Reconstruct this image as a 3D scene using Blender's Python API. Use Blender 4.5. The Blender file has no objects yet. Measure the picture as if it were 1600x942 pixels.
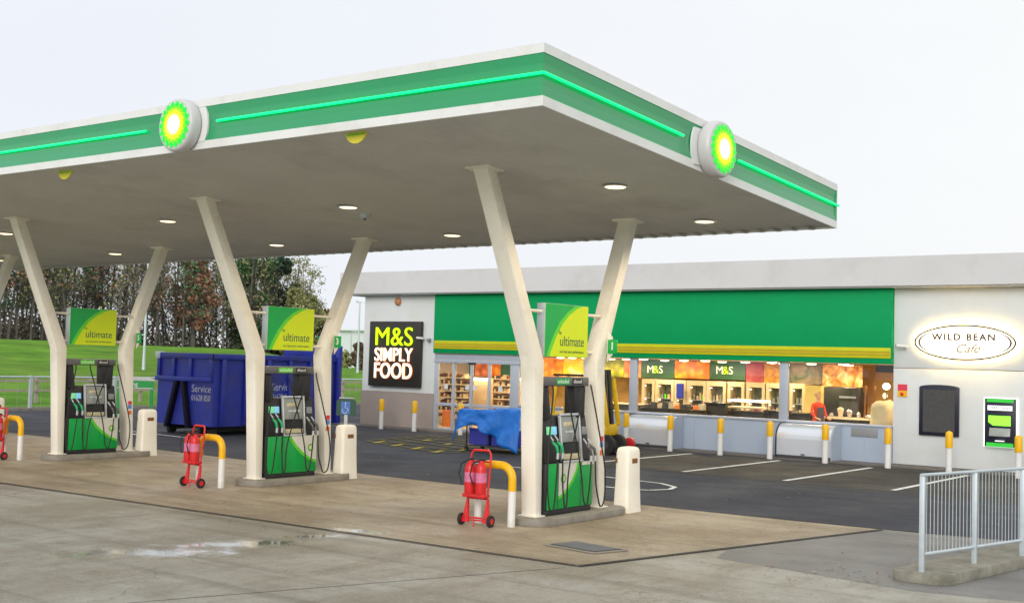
import bpy, bmesh, math, random
from mathutils import Vector, Matrix, noise
random.seed(7)
R = math.radians
C = bpy.context.scene
col = C.collection
# ------------------------------------------------------------------ camera
cd = bpy.data.cameras.new('camera'); cam = bpy.data.objects.new('camera', cd); col.objects.link(cam)
cd.sensor_fit = 'HORIZONTAL'; cd.sensor_width = 36; cd.lens = 1849.18/1600*36; cd.clip_end = 3000; cd.clip_start = .1
M3 = [[0.80165608, 0.59708333, 0.028966], [-0.00711147, 0.05797766, -0.99829255], [-0.59774323, 0.8000813, 0.05072428]]
cam.matrix_world = Matrix(((M3[0][0], -M3[1][0], -M3[2][0], 0), (M3[0][1], -M3[1][1], -M3[2][1], 0), (M3[0][2], -M3[1][2], -M3[2][2], 2.4), (0, 0, 0, 1)))
C.camera = cam
# ------------------------------------------------------------------ sky and sun
SUN_EL, SUN_AZ = R(22), R(158)      # azimuth measured clockwise from +Y
w = bpy.data.worlds.new('World'); C.world = w; w.use_nodes = True
nt = w.node_tree; bg = nt.nodes['Background']
sk = nt.nodes.new('ShaderNodeTexSky'); sk.sky_type = 'NISHITA'; sk.sun_disc = False
sk.sun_elevation = SUN_EL; sk.sun_rotation = SUN_AZ; sk.dust_density = 6; sk.air_density = 1.2
mx = nt.nodes.new('ShaderNodeMix'); mx.data_type = 'RGBA'; mx.inputs['Factor'].default_value = .93
nt.links.new(sk.outputs[0], mx.inputs['A'])
# overcast veil: a little brighter towards the clearer right-hand part of the sky
tc = nt.nodes.new('ShaderNodeTexCoord'); sp = nt.nodes.new('ShaderNodeSeparateXYZ'); nt.links.new(tc.outputs['Generated'], sp.inputs[0])
mr = nt.nodes.new('ShaderNodeMapRange'); mr.inputs[1].default_value = -.95; mr.inputs[2].default_value = .1
nt.links.new(sp.outputs[0], mr.inputs[0])
cr = nt.nodes.new('ShaderNodeValToRGB'); cr.color_ramp.elements[0].color = (.85, .89, .97, 1); cr.color_ramp.elements[1].color = (.985, .99, .965, 1)
nt.links.new(mr.outputs[0], cr.inputs[0])
cn = nt.nodes.new('ShaderNodeTexNoise'); cn.inputs['Scale'].default_value = 2.2; cn.inputs['Detail'].default_value = 5; cn.inputs['Distortion'].default_value = .4
cmp_ = nt.nodes.new('ShaderNodeMapping'); cmp_.inputs['Scale'].default_value = (1, 1, 3.5); nt.links.new(tc.outputs['Generated'], cmp_.inputs[0]); nt.links.new(cmp_.outputs[0], cn.inputs['Vector'])
cmr = nt.nodes.new('ShaderNodeMapRange'); cmr.inputs[1].default_value = .3; cmr.inputs[2].default_value = .7; cmr.inputs[3].default_value = .98; cmr.inputs[4].default_value = 1.015; nt.links.new(cn.outputs[0], cmr.inputs[0])
cmx = nt.nodes.new('ShaderNodeVectorMath'); cmx.operation = 'SCALE'; nt.links.new(cr.outputs[0], cmx.inputs[0]); nt.links.new(cmr.outputs[0], cmx.inputs['Scale'])
sc_ = nt.nodes.new('ShaderNodeVectorMath'); sc_.operation = 'SCALE'; sc_.inputs['Scale'].default_value = 9.2
nt.links.new(cmx.outputs[0], sc_.inputs[0]); nt.links.new(sc_.outputs[0], mx.inputs['B'])
nt.links.new(mx.outputs['Result'], bg.inputs['Color']); bg.inputs['Strength'].default_value = .1
sl = bpy.data.lights.new('sun', 'SUN'); sl.energy = 1.5; sl.angle = R(35); sl.color = (1, .96, .91)
so = bpy.data.objects.new('sun', sl); col.objects.link(so)
sdir = Vector((math.sin(SUN_AZ)*math.cos(SUN_EL), math.cos(SUN_AZ)*math.cos(SUN_EL), math.sin(SUN_EL)))
so.rotation_euler = sdir.to_track_quat('Z', 'Y').to_euler(); so.location = sdir*60
C.view_settings.view_transform = 'Standard'; C.view_settings.look = 'None'; C.view_settings.gamma = 1
C.view_settings.exposure = 0.2
C.render.engine = 'CYCLES'

# ------------------------------------------------------------------ materials
def mat(name, c, rough=.6, metal=0, em=None, es=0, var=.08, vs=3, bump=0, bs=60, spec=.5, coat=0, dirt=None, ds=1.2):
    m = bpy.data.materials.new(name); m.use_nodes = True; t = m.node_tree; N = t.nodes; L = t.links
    b = N['Principled BSDF']; b.inputs['Roughness'].default_value = rough; b.inputs['Metallic'].default_value = metal
    b.inputs['Specular IOR Level'].default_value = spec; b.inputs['Coat Weight'].default_value = coat
    tc = N.new('ShaderNodeTexCoord')
    out = None
    if var:
        n = N.new('ShaderNodeTexNoise'); n.inputs['Scale'].default_value = vs; n.inputs['Detail'].default_value = 6; n.inputs['Roughness'].default_value = .65
        L.new(tc.outputs['Object'], n.inputs['Vector'])
        r = N.new('ShaderNodeValToRGB'); e = r.color_ramp.elements; e[0].position = .3; e[1].position = .7
        e[0].color = tuple(max(0, x*(1-var)) for x in c)+(1,); e[1].color = tuple(min(1, x*(1+var)) for x in c)+(1,)
        L.new(n.outputs[0], r.inputs[0]); out = r.outputs[0]
        if dirt:
            n2 = N.new('ShaderNodeTexNoise'); n2.inputs['Scale'].default_value = ds; n2.inputs['Detail'].default_value = 8; n2.inputs['Roughness'].default_value = .7
            L.new(tc.outputs['Object'], n2.inputs['Vector'])
            r2 = N.new('ShaderNodeMapRange'); r2.inputs[1].default_value = .5; r2.inputs[2].default_value = .72; r2.inputs[4].default_value = .7
            L.new(n2.outputs[0], r2.inputs[0])
            mm = N.new('ShaderNodeMix'); mm.data_type = 'RGBA'; L.new(r2.outputs[0], mm.inputs['Factor']); L.new(out, mm.inputs['A']); mm.inputs['B'].default_value = dirt+(1,)
            out = mm.outputs['Result']
        L.new(out, b.inputs['Base Color'])
        rr = N.new('ShaderNodeMapRange'); rr.inputs[3].default_value = max(0, rough-.08); rr.inputs[4].default_value = min(1, rough+.08)
        L.new(n.outputs[0], rr.inputs[0]); L.new(rr.outputs[0], b.inputs['Roughness'])
    else:
        b.inputs['Base Color'].default_value = tuple(c)+(1,)
    if bump:
        n3 = N.new('ShaderNodeTexNoise'); n3.inputs['Scale'].default_value = bs; n3.inputs['Detail'].default_value = 4
        L.new(tc.outputs['Object'], n3.inputs['Vector'])
        bp = N.new('ShaderNodeBump'); bp.inputs['Strength'].default_value = bump; bp.inputs['Distance'].default_value = .01
        L.new(n3.outputs[0], bp.inputs['Height']); L.new(bp.outputs[0], b.inputs['Normal'])
    if em: b.inputs['Emission Color'].default_value = tuple(em)+(1,); b.inputs['Emission Strength'].default_value = es
    return m

def glass_mat(name, tint=(.92, .95, .95), refl=1.0):
    m = bpy.data.materials.new(name); m.use_nodes = True; t = m.node_tree; N = t.nodes; L = t.links
    N.remove(N['Principled BSDF']); o = N['Material Output']
    tr = N.new('ShaderNodeBsdfTransparent'); tr.inputs[0].default_value = tint+(1,)
    gl = N.new('ShaderNodeBsdfGlossy'); gl.inputs['Roughness'].default_value = .01
    fr = N.new('ShaderNodeFresnel'); fr.inputs[0].default_value = 1.45
    mu = N.new('ShaderNodeMath'); mu.operation = 'MULTIPLY'; mu.inputs[1].default_value = refl; L.new(fr.outputs[0], mu.inputs[0])
    ms = N.new('ShaderNodeMixShader'); L.new(mu.outputs[0], ms.inputs[0]); L.new(tr.outputs[0], ms.inputs[1]); L.new(gl.outputs[0], ms.inputs[2])
    L.new(ms.outputs[0], o.inputs[0]); return m

def blob_mat(name, cols, scale=5, es=.5, seed=0, kind='VORONOI'):
    """printed photographic poster: patches of fruit or bread colours, with a soft glow of the same colours added"""
    m = bpy.data.materials.new(name); m.use_nodes = True; t = m.node_tree; N = t.nodes; L = t.links
    b = N['Principled BSDF']; b.inputs['Roughness'].default_value = .4
    tc = N.new('ShaderNodeTexCoord'); mp = N.new('ShaderNodeMapping'); mp.inputs['Location'].default_value = (seed*1.7, seed*.6, seed)
    L.new(tc.outputs['Object'], mp.inputs[0])
    if kind == 'VORONOI':
        v = N.new('ShaderNodeTexVoronoi'); v.feature = 'SMOOTH_F1'; v.inputs['Scale'].default_value = scale; L.new(mp.outputs[0], v.inputs['Vector']); o = v.outputs['Distance']
    else:
        v = N.new('ShaderNodeTexNoise'); v.inputs['Scale'].default_value = scale; v.inputs['Detail'].default_value = 3; v.inputs['Distortion'].default_value = 1.5; L.new(mp.outputs[0], v.inputs['Vector']); o = v.outputs[0]
    r = N.new('ShaderNodeValToRGB'); els = r.color_ramp.elements
    while len(els) < len(cols): els.new(.5)
    for i, c in enumerate(cols): els[i].position = (.05+.75*i/(len(cols)-1)) if kind == 'VORONOI' else (.3+.4*i/(len(cols)-1)); els[i].color = c+(1,)
    L.new(o, r.inputs[0]); L.new(r.outputs[0], b.inputs['Base Color']); L.new(r.outputs[0], b.inputs['Emission Color']); b.inputs['Emission Strength'].default_value = es  # print colours also feed the emission, a glow added to the boards
    return m

def ground_mat(name, c1, c2, c3, rough=(.55, .9), fine=90, bump=.35, stain=.35, wet=None, streak=(1, 1, 1), s2=1.5, big=.12):
    m = bpy.data.materials.new(name); m.use_nodes = True; t = m.node_tree; N = t.nodes; L = t.links
    b = N['Principled BSDF']; tc = N.new('ShaderNodeTexCoord'); V = tc.outputs['Object']
    def nz(s, d=6, r=.6, vec=V):
        n = N.new('ShaderNodeTexNoise'); n.inputs['Scale'].default_value = s; n.inputs['Detail'].default_value = d; n.inputs['Roughness'].default_value = r; L.new(vec, n.inputs['Vector']); return n.outputs[0]
    def mix(f, a, bb, fac=None):
        x = N.new('ShaderNodeMix'); x.data_type = 'RGBA'
        for k, v in (('Factor', f), ('A', a), ('B', bb)):
            if isinstance(v, tuple): x.inputs[k].default_value = v+(1,)
            elif isinstance(v, (int, float)): x.inputs[k].default_value = v
            else: L.new(v, x.inputs[k])
        return x.outputs['Result']
    def rng(v, a, bb, lo=0., hi=1.):
        x = N.new('ShaderNodeMapRange'); x.inputs[1].default_value = a; x.inputs[2].default_value = bb; x.inputs[3].default_value = lo; x.inputs[4].default_value = hi; L.new(v, x.inputs[0]); return x.outputs[0]
    mp = N.new('ShaderNodeMapping'); mp.inputs['Scale'].default_value = streak; L.new(V, mp.inputs[0])
    c = mix(rng(nz(big*4, 6, .6), .40, .60), c1, c2)
    c = mix(rng(nz(s2, 8, .7, mp.outputs[0]), .48, .75, 0, stain), c, c3)
    c = mix(rng(nz(.35, 6, .7), .52, .7, 0, stain*.8), c, tuple(x*.72 for x in c1))
    fn = nz(fine, 3, .8)
    c = mix(rng(fn, .35, .65, .0, .55), c, tuple(x*.5 for x in c1))
    c = mix(rng(nz(fine*.33, 4, .75), .52, .68, 0, .45), c, tuple(min(1, x*1.25) for x in c2))
    c = mix(rng(nz(9, 6, .7), .5, .68, 0, .4), c, tuple(x*.6 for x in c1))
    # soft tyre tracks along the driving direction
    mt = N.new('ShaderNodeMapping'); mt.inputs['Scale'].default_value = (.08, 1.9, 1); mt.inputs['Rotation'].default_value = (0, 0, R(-4)); L.new(V, mt.inputs[0])
    c = mix(rng(nz(1, 5, .6, mt.outputs[0]), .52, .68, 0, .45), c, tuple(x*.6 for x in c3))
    # hairline cracks
    vc = N.new('ShaderNodeTexVoronoi'); vc.feature = 'DISTANCE_TO_EDGE'; vc.inputs['Scale'].default_value = .22
    dn = N.new('ShaderNodeTexNoise'); dn.inputs['Scale'].default_value = 1.5; dn.inputs['Detail'].default_value = 8; L.new(V, dn.inputs['Vector'])
    va = N.new('ShaderNodeVectorMath'); va.operation = 'ADD'; L.new(V, va.inputs[0]); L.new(dn.outputs['Color'], va.inputs[1]); L.new(va.outputs[0], vc.inputs['Vector'])
    c = mix(rng(vc.outputs['Distance'], .0008, .0022, .55, 0), c, tuple(x*.35 for x in c1))
    # small dark spots (gum, oil)
    vo = N.new('ShaderNodeTexVoronoi'); vo.inputs['Scale'].default_value = 1.3; L.new(V, vo.inputs['Vector'])
    c = mix(rng(vo.outputs['Distance'], .03, .06, .5, 0), c, tuple(x*.3 for x in c1))
    L.new(c, b.inputs['Base Color'])
    rr = rng(nz(.5, 6, .65), .35, .65, rough[1], rough[0])
    masks = []
    for (wx, wy, wa, wl, ww) in (wet or []):
        mpw = N.new('ShaderNodeMapping'); mpw.vector_type = 'TEXTURE'; mpw.inputs['Location'].default_value = (wx, wy, 0); mpw.inputs['Rotation'].default_value = (0, 0, R(wa)); mpw.inputs['Scale'].default_value = (wl, ww, 1)
        L.new(V, mpw.inputs[0]); ln = N.new('ShaderNodeVectorMath'); ln.operation = 'LENGTH'; L.new(mpw.outputs[0], ln.inputs[0])
        ad = N.new('ShaderNodeMath'); ad.operation = 'ADD'; L.new(ln.outputs['Value'], ad.inputs[0]); L.new(rng(nz(3.2, 8, .7), .3, .7, -.75, .75), ad.inputs[1])
        msk = rng(ad.outputs[0], .45, 1.15, 1, 0)
        r3 = N.new('ShaderNodeMix'); L.new(msk, r3.inputs[0]); L.new(rr, r3.inputs[2]); r3.inputs[3].default_value = .06; rr = r3.outputs[0]; masks.append(msk)
    L.new(rr, b.inputs['Roughness'])
    bp = N.new('ShaderNodeBump'); bp.inputs['Strength'].default_value = bump; bp.inputs['Distance'].default_value = .006; L.new(fn, bp.inputs['Height'])
    L.new(bp.outputs[0], b.inputs['Normal'])
    if masks:
        o = masks[0]
        for q in masks[1:]:
            x = N.new('ShaderNodeMath'); x.operation = 'MAXIMUM'; L.new(o, x.inputs[0]); L.new(q, x.inputs[1]); o = x.outputs[0]
        L.new(rng(o, 0, 1, bump, 0), bp.inputs['Strength']); L.new(rng(o, 0, 1, .5, 1.0), b.inputs['Specular IOR Level'])
        L.new(rng(o, 0, 1, 0, .5), b.inputs['Coat Weight']); b.inputs['Coat Roughness'].default_value = .05
    return m

K = {}
K['white'] = mat('white_panel', (.72, .73, .74), .35, var=.04, vs=1.2, dirt=(.58, .57, .54), ds=1.5)
K['roofband'] = mat('grey_roof_band', (.60, .60, .62), .6, var=.03, vs=.5, dirt=(.5, .5, .5), ds=.8)
K['wall'] = mat('render_wall', (.67, .70, .71), .75, var=.04, vs=.8, bump=.15, bs=120, dirt=(.62, .62, .58), ds=.5)
K['taupe'] = mat('taupe_plinth', (.36, .30, .27), .8, var=.07, vs=2, bump=.3, bs=90)
K['cream'] = mat('cream_paint', (.86, .83, .74), .38, var=.03, vs=2, dirt=(.66, .60, .46), ds=1.1)
K['soffit'] = mat('soffit_metal', (.58, .585, .57), .6, var=.06, vs=.8, dirt=(.40, .40, .39), ds=.45)
K['green'] = mat('green_fascia', (.01, .29, .11), .25, var=.04, vs=.7, coat=.5)
K['shopgreen'] = mat('green_shop_board', (.0, .30, .095), .6, var=.05, vs=.8, spec=.15, bump=.1, bs=60)
K['yellowstripe'] = mat('yellow_stripe', (.56, .55, .01), .55, var=.05, spec=.2)
K['oliveline'] = mat('olive_groove', (.50, .40, .02), .6, var=.05, spec=.2)
K['led'] = mat('led_tube', (0, .5, .2), .4, em=(.0, 1, .22), es=1.3, var=0)
K['alu'] = mat('grey_blue_frame', (.44, .48, .56), .4, .1, var=.04)
K['kick'] = mat('grey_blue_panel', (.38, .45, .56), .45, var=.04, vs=1)
K['rollsteel'] = mat('bright_rolled_steel', (.76, .79, .86), .30, .5, var=0)
K['steel'] = mat('brushed_steel', (.62, .64, .68), .33, .85, var=.06, vs=2, bump=.05, bs=30)
K['galv'] = mat('galvanised_steel', (.54, .61, .66), .45, .35, var=.08, vs=6)
K['black'] = mat('black_plastic', (.018, .018, .02), .45, var=.1)
K['beam'] = mat('grey_beam', (.13, .13, .135), .4, .1, var=.08)
K['dark'] = mat('dark_grey_metal', (.07, .07, .075), .4, .2, var=.1)
K['mid'] = mat('mid_grey_plastic', (.25, .26, .27), .45, var=.06)
K['silver'] = mat('silver_trim', (.62, .64, .67), .3, .5, var=.04)
K['pumpgreen'] = mat('green_pump_panel', (.0, .40, .07), .35, var=.04)
K['pumpwhite'] = mat('white_pump_panel', (.74, .74, .66), .35, var=.03)
K['lime'] = mat('lime_panel', (.66, .82, .0), .4, var=.03)
K['limeedge'] = mat('bright_green_edge', (.12, .66, .03), .4, var=.02)
K['yellow'] = mat('yellow_paint', (.85, .47, .0), .38, var=.05, dirt=(.6, .33, .02), ds=6)
K['whitepaint'] = mat('white_post_paint', (.76, .76, .74), .45, var=.04, dirt=(.5, .48, .42), ds=4)
K['red'] = mat('red_metal_paint', (.62, .015, .02), .35, var=.08)
K['pink'] = mat('extinguisher_label', (.62, .16, .30), .5, var=.15, vs=20)
K['blueskip'] = mat('blue_skip_paint', (.018, .032, .33), .45, var=.2, vs=2, dirt=(.05, .045, .10), ds=1.6, bump=.2, bs=8)
K['tarp'] = mat('blue_tarpaulin', (.01, .19, .74), .42, var=.10, vs=4, bump=.6, bs=9)
K['crateblue'] = mat('blue_crate', (.05, .06, .5), .5)
K['wood'] = mat('weathered_board', (.36, .30, .27), .8, var=.2, vs=8)
K['rubber'] = mat('rubber', (.02, .02, .02), .8)
K['forkyellow'] = mat('forklift_yellow', (.80, .50, .01), .4, var=.08, dirt=(.4, .26, .05), ds=4)
K['lens'] = mat('lamp_lens', (.9, .8, .6), .4, em=(1, .74, .44), es=2.0, var=0)
K['whitetext'] = mat('white_lettering', (.8, .8, .8), .5, var=0)
K['fadedtext'] = mat('faded_white_lettering', (.42, .45, .58), .6, var=.3, vs=14)
K['darktext'] = mat('dark_lettering', (.05, .12, .08), .5, var=0)
K['limelit'] = mat('lit_lime_letters', (.5, .8, .0), .4, em=(.55, 1, .0), es=.95, var=0)
K['warmlit'] = mat('lit_white_letters', (1, .9, .75), .4, em=(1, .80, .56), es=.98, var=0)
K['rimlit'] = mat('lit_orange_rim', (.5, .1, .02), .4, em=(1, .25, .06), es=.45, var=0)
K['signblack'] = mat('black_sign_board', (.022, .018, .014), .5, var=.1)
K['blade'] = mat('green_road_marking', (.1, .3, .1), .7)
K['orange'] = mat('orange_sticker', (.8, .16, .02), .5, var=0)
K['bluestick'] = mat('blue_sticker', (.1, .25, .7), .5, var=0)
K['redstick'] = mat('red_sticker', (.7, .04, .08), .5, var=0)
K['slot'] = mat('brown_slot', (.22, .09, .03), .7)
K['mossy'] = mat('mossy_kerb', (.25, .24, .20), .9, var=.25, vs=5, bump=.6, bs=40, dirt=(.07, .075, .045), ds=1.8)
K['concrete'] = mat('kerb_concrete', (.26, .24, .21), .85, var=.15, vs=4, bump=.5, bs=40, dirt=(.13, .13, .08), ds=2.5)
K['glass'] = glass_mat('shop_glass')
K['pgreen'] = mat('dark_green_panel', (.03, .09, .04), .5, var=.2, em=(.05, .13, .06), es=.5)
K['beige'] = mat('warm_beige', (.66, .52, .34), .6, var=.06)
K['warmwhite'] = mat('warm_white_shelf', (.62, .53, .36), .5, var=.04)
K['brownwall'] = mat('brown_wall', (.42, .24, .08), .7, var=.1)
K['ceiling'] = mat('shop_ceiling', (.55, .47, .40), .7, var=.04)
K['tile'] = mat('shop_floor_tile', (.45, .38, .30), .35, var=.08)
K['fridgedark'] = mat('fridge_interior', (.22, .24, .23), .35, var=.5, vs=7)
K['counter'] = mat('dark_counter', (.03, .025, .022), .3, var=.3)
K['panel_led'] = mat('ceiling_panel_light', (1, .9, .75), .4, em=(1, .78, .5), es=6, var=0)
K['spot_em'] = mat('cabinet_spot', (1, 1, 1), .4, em=(1, .97, .9), es=4, var=0)
K['skin'] = mat('skin', (.55, .33, .24), .55)
K['hair'] = mat('hair', (.38, .26, .13), .7)
K['redcloth'] = mat('red_cloth', (.65, .05, .02), .8)
K['darkcloth'] = mat('dark_cloth', (.05, .05, .07), .85)
K['orangeboard'] = mat('orange_board', (.75, .20, .04), .5, em=(.8, .2, .04), es=.25)
K['sack'] = mat('cream_cloth', (.75, .62, .40), .8, var=.1)
K['sodiumcover'] = mat('terracotta_lamp', (.45, .2, .09), .5)
K['paint_w'] = mat('white_road_paint', (.78, .79, .76), .7, var=.12, vs=7, dirt=(.2, .2, .2), ds=5)
K['paint_y'] = mat('yellow_road_paint', (.46, .36, .03), .75, var=.35, vs=6, dirt=(.10, .09, .05), ds=3.5)
K['paint_yf'] = mat('worn_yellow_paint', (.17, .145, .05), .8, var=.5, vs=5, dirt=(.06, .06, .06), ds=4)
K['bark'] = mat('grey_brown_bark', (.12, .108, .10), .9, var=.35, vs=3)
K['leafred'] = mat('russet_leaves', (.36, .19, .14), .8, var=.5, vs=.6)
K['leafolive'] = mat('olive_leaves', (.27, .28, .12), .8, var=.5, vs=.6)
K['leafdark'] = mat('dark_green_leaves', (.10, .19, .08), .7, var=.6, vs=.5)
K['leafbrown'] = mat('brown_autumn_leaves', (.30, .22, .14), .8, var=.5, vs=.6)
K['petal_d'] = mat('lit_green_petal', (0, .4, .03), .4, em=(.0, .58, .025), es=1.0, var=0)
K['petal_m'] = mat('lit_mid_green_petal', (.1, .6, 0), .4, em=(.09, .80, .01), es=1.0, var=0)
K['petal_p'] = mat('lit_pale_yellow_petal', (1, 1, .3), .4, em=(1, 1, .28), es=1.2, var=0)
K['petal_l'] = mat('lit_light_green_petal', (.3, .8, 0), .4, em=(.28, 1, .0), es=1.0, var=0)
K['petal_y'] = mat('lit_yellow_petal', (1, 1, 0), .4, em=(1, .98, .0), es=1.1, var=0)
K['petal_w'] = mat('lit_white_centre', (1, 1, 1), .4, em=(1, 1, .8), es=1.6, var=0)
K['drum'] = mat('grey_logo_drum', (.55, .55, .57), .35, var=.03)
K['far'] = mat('pale_blue_cladding', (.50, .60, .76), .6, var=.04, vs=.1)
K['farwhite'] = mat('pale_roof', (.66, .70, .74), .6, var=.04, vs=.1)
K['stickers'] = mat('display_cyan', (.2, .5, .8), .3, em=(.2, .6, .8), es=.35, var=0)
K['dispgreen'] = mat('display_green', (.2, .6, .3), .3, em=(.2, .7, .35), es=.35, var=0)
K['screen'] = mat('grey_screen', (.30, .33, .32), .25, var=.15, vs=14)
K['paper'] = mat('pale_label', (.6, .55, .35), .5, var=.2, vs=30)
K['nozgreen'] = mat('green_nozzle', (.0, .35, .12), .4)
K['navy'] = mat('navy_frame', (.012, .013, .03), .4)
K['atmgreen'] = mat('atm_green', (.03, .5, .05), .4, em=(.05, .6, .05), es=.3, var=0)
K['atmlit'] = mat('atm_lit_green', (.2, .9, .05), .4, em=(.22, 1, .03), es=1.2, var=0)
K['atmwhite'] = mat('atm_lit_white', (.8, .8, .85), .4, em=(.85, .8, .9), es=.6, var=0)
K['halo'] = mat('warm_halo_light', (1, .9, .6), .4, em=(1, .70, .22), es=26, var=0)
K['haloW'] = mat('white_halo_light', (1, 1, 1), .4, em=(.9, 1, .9), es=1.1, var=0)
K['signface'] = mat('lit_cream_sign_face', (1, .97, .85), .4, em=(1, .93, .70), es=.98, var=0)
K['browntext'] = mat('brown_lettering', (.07, .03, .015), .5, var=0)
K['tantext'] = mat('tan_lettering', (.38, .30, .17), .5, var=0)
K['poster_y'] = mat('yellow_warning_sign', (.72, .66, .05), .5, var=.03)
K['drain'] = mat('drain_iron', (.05, .05, .048), .7, .3, var=.3)
K['roof'] = mat('roof_membrane', (.3, .3, .31), .8)

# ------------------------------------------------------------------ mesh helpers
class MB:
    def __init__(s): s.v = []; s.f = []; s.m = []; s.mi = 0
    def add(s, vs, fs):
        o = len(s.v); s.v += [Vector(v) for v in vs]; s.f += [tuple(i+o for i in f) for f in fs]; s.m += [s.mi]*len(fs); return s
    def box(s, a, b):
        (x0, y0, z0), (x1, y1, z1) = [min(p, q) for p, q in zip(a, b)], [max(p, q) for p, q in zip(a, b)]
        return s.add([(x0, y0, z0), (x1, y0, z0), (x1, y1, z0), (x0, y1, z0), (x0, y0, z1), (x1, y0, z1), (x1, y1, z1), (x0, y1, z1)],
                     [(0, 3, 2, 1), (4, 5, 6, 7), (0, 1, 5, 4), (1, 2, 6, 5), (2, 3, 7, 6), (3, 0, 4, 7)])
    def hexa(s, p): # 8 points, bottom ring then top ring
        return s.add(p, [(0, 3, 2, 1), (4, 5, 6, 7), (0, 1, 5, 4), (1, 2, 6, 5), (2, 3, 7, 6), (3, 0, 4, 7)])
    def prism(s, poly, vec):
        n = len(poly); p = [Vector(q) for q in poly]; v = Vector(vec)
        return s.add(p+[q+v for q in p], [tuple(range(n))[::-1], tuple(range(n, 2*n))]+[(i, (i+1) % n, (i+1) % n+n, i+n) for i in range(n)])
    def sheet(s, poly, z=None):
        return s.add([(p[0], p[1], z if z is not None else p[2]) for p in poly], [tuple(range(len(poly)))])
    def tube(s, pts, r, n=10, cap=True):
        pts = [Vector(p) for p in pts]; rs = r if isinstance(r, (list, tuple)) else [r]*len(pts)
        vs = []; up = None
        for i, p in enumerate(pts):
            d = (pts[min(i+1, len(pts)-1)]-pts[max(i-1, 0)])
            d = d.normalized() if d.length > 1e-9 else Vector((0, 0, 1))
            if up is None: up = d.orthogonal().normalized()
            else:
                up = up-d*up.dot(d); up = up.normalized() if up.length > 1e-6 else d.orthogonal().normalized()
            q = d.cross(up)
            for k in range(n):
                a = 2*math.pi*k/n; vs.append(p+(up*math.cos(a)+q*math.sin(a))*rs[i])
        fs = [(i*n+k, i*n+(k+1) % n, (i+1)*n+(k+1) % n, (i+1)*n+k) for i in range(len(pts)-1) for k in range(n)]
        if cap: fs += [tuple(range(n))[::-1], tuple(range((len(pts)-1)*n, len(pts)*n))]
        return s.add(vs, fs)
    def lathe(s, prof, c, axis=(0, 0, 1), n=20): # prof: (r, h) from first to last
        ax = Vector(axis).normalized(); u = ax.orthogonal().normalized(); q = ax.cross(u); c = Vector(c)
        vs = [c+ax*h+(u*math.cos(2*math.pi*k/n)+q*math.sin(2*math.pi*k/n))*r for r, h in prof for k in range(n)]
        m = len(prof); fs = [(i*n+k, i*n+(k+1) % n, (i+1)*n+(k+1) % n, (i+1)*n+k) for i in range(m-1) for k in range(n)]
        fs += [tuple(range(n))[::-1], tuple(range((m-1)*n, m*n))]
        return s.add(vs, fs)
    def build(s, name, m, parent=None, bevel=0, smooth=None, seg=2):
        me = bpy.data.meshes.new(name); o = bpy.data.objects.new(name, me); col.objects.link(o)
        off = Vector(parent['_w']) if parent is not None and '_w' in parent else (Vector(parent.location) if parent is not None else Vector((0, 0, 0)))
        if parent is None: off = Vector((0, 0, 0))
        me.from_pydata([tuple(v-off) for v in s.v], [], s.f)
        ms = m if isinstance(m, (list, tuple)) else [m]
        for x in ms: me.materials.append(K[x] if isinstance(x, str) else x)
        if len(ms) > 1:
            for p, i in zip(me.polygons, s.m): p.material_index = i
        bm = bmesh.new(); bm.from_mesh(me)
        bmesh.ops.recalc_face_normals(bm, faces=bm.faces)
        if bevel:
            es = [e for e in bm.edges if len(e.link_faces) == 2 and e.calc_face_angle(0) > R(35)]
            bmesh.ops.bevel(bm, geom=es, offset=bevel, segments=seg, affect='EDGES', profile=.5, clamp_overlap=True)
        bm.to_mesh(me); bm.free()
        if smooth or bevel:
            for p in me.polygons: p.use_smooth = True
            try: me.set_sharp_from_angle(angle=R(smooth or 35))
            except Exception: pass
        if parent is not None: o.parent = parent
        return o

def tag(o, label=None, cat=None, group=None, kind=None):
    if label: o['label'] = label
    if cat: o['category'] = cat
    if group: o['group'] = group
    if kind: o['kind'] = kind
    return o
def thing(name, loc, label, cat, group=None):
    o = bpy.data.objects.new(name, None); col.objects.link(o); o.location = loc; o.empty_display_size = .2
    return tag(o, label, cat, group)
def struct(o): o['kind'] = 'structure'; return o
KIDS = {}
def copy_tree(o, parent=None):
    c = o.copy(); col.objects.link(c)
    if parent is not None: c.parent = parent
    for ch in [x for x in o.children]: copy_tree(ch, c)
    return c
def child(o, par, pos=None):
    """re-parent mesh o (built with world verts minus par's root) under a part"""
    o.parent = par; return o
FACE_Y = Matrix(((1, 0, 0), (0, 0, -1), (0, 1, 0)))     # text reads from -Y
FACE_X = Matrix(((0, 0, 1), (1, 0, 0), (0, 1, 0)))      # text reads from +X
def text(s, size, pos, face, m, parent, name='lettering', ext=.004, bold=0, width=None, shear=0, space=1, align='CENTER', sy=1, off=None):
    cu = bpy.data.curves.new('t', 'FONT'); cu.body = s; cu.size = size; cu.extrude = ext; cu.offset = bold; cu.shear = shear; cu.space_character = space
    cu.align_x = align; cu.align_y = 'CENTER'; cu.resolution_u = 4
    t = bpy.data.objects.new('t', cu); col.objects.link(t); bpy.context.view_layer.update()
    me = bpy.data.meshes.new_from_object(t.evaluated_get(bpy.context.evaluated_depsgraph_get())); me.name = name
    bpy.data.objects.remove(t)
    xs = [v.co.x for v in me.vertices]; k = 1
    if width and xs: k = width/(max(xs)-min(xs))
    base = Vector(off) if off is not None else (Vector(parent.location) if parent is not None else Vector((0, 0, 0)))
    for v in me.vertices:
        v.co = face @ Vector((v.co.x*k, v.co.y*sy, v.co.z)) + Vector(pos) - base
    me.materials.clear(); me.materials.append(K[m])
    o = bpy.data.objects.new(name, me); col.objects.link(o)
    if parent is not None: o.parent = parent
    return o

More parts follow.
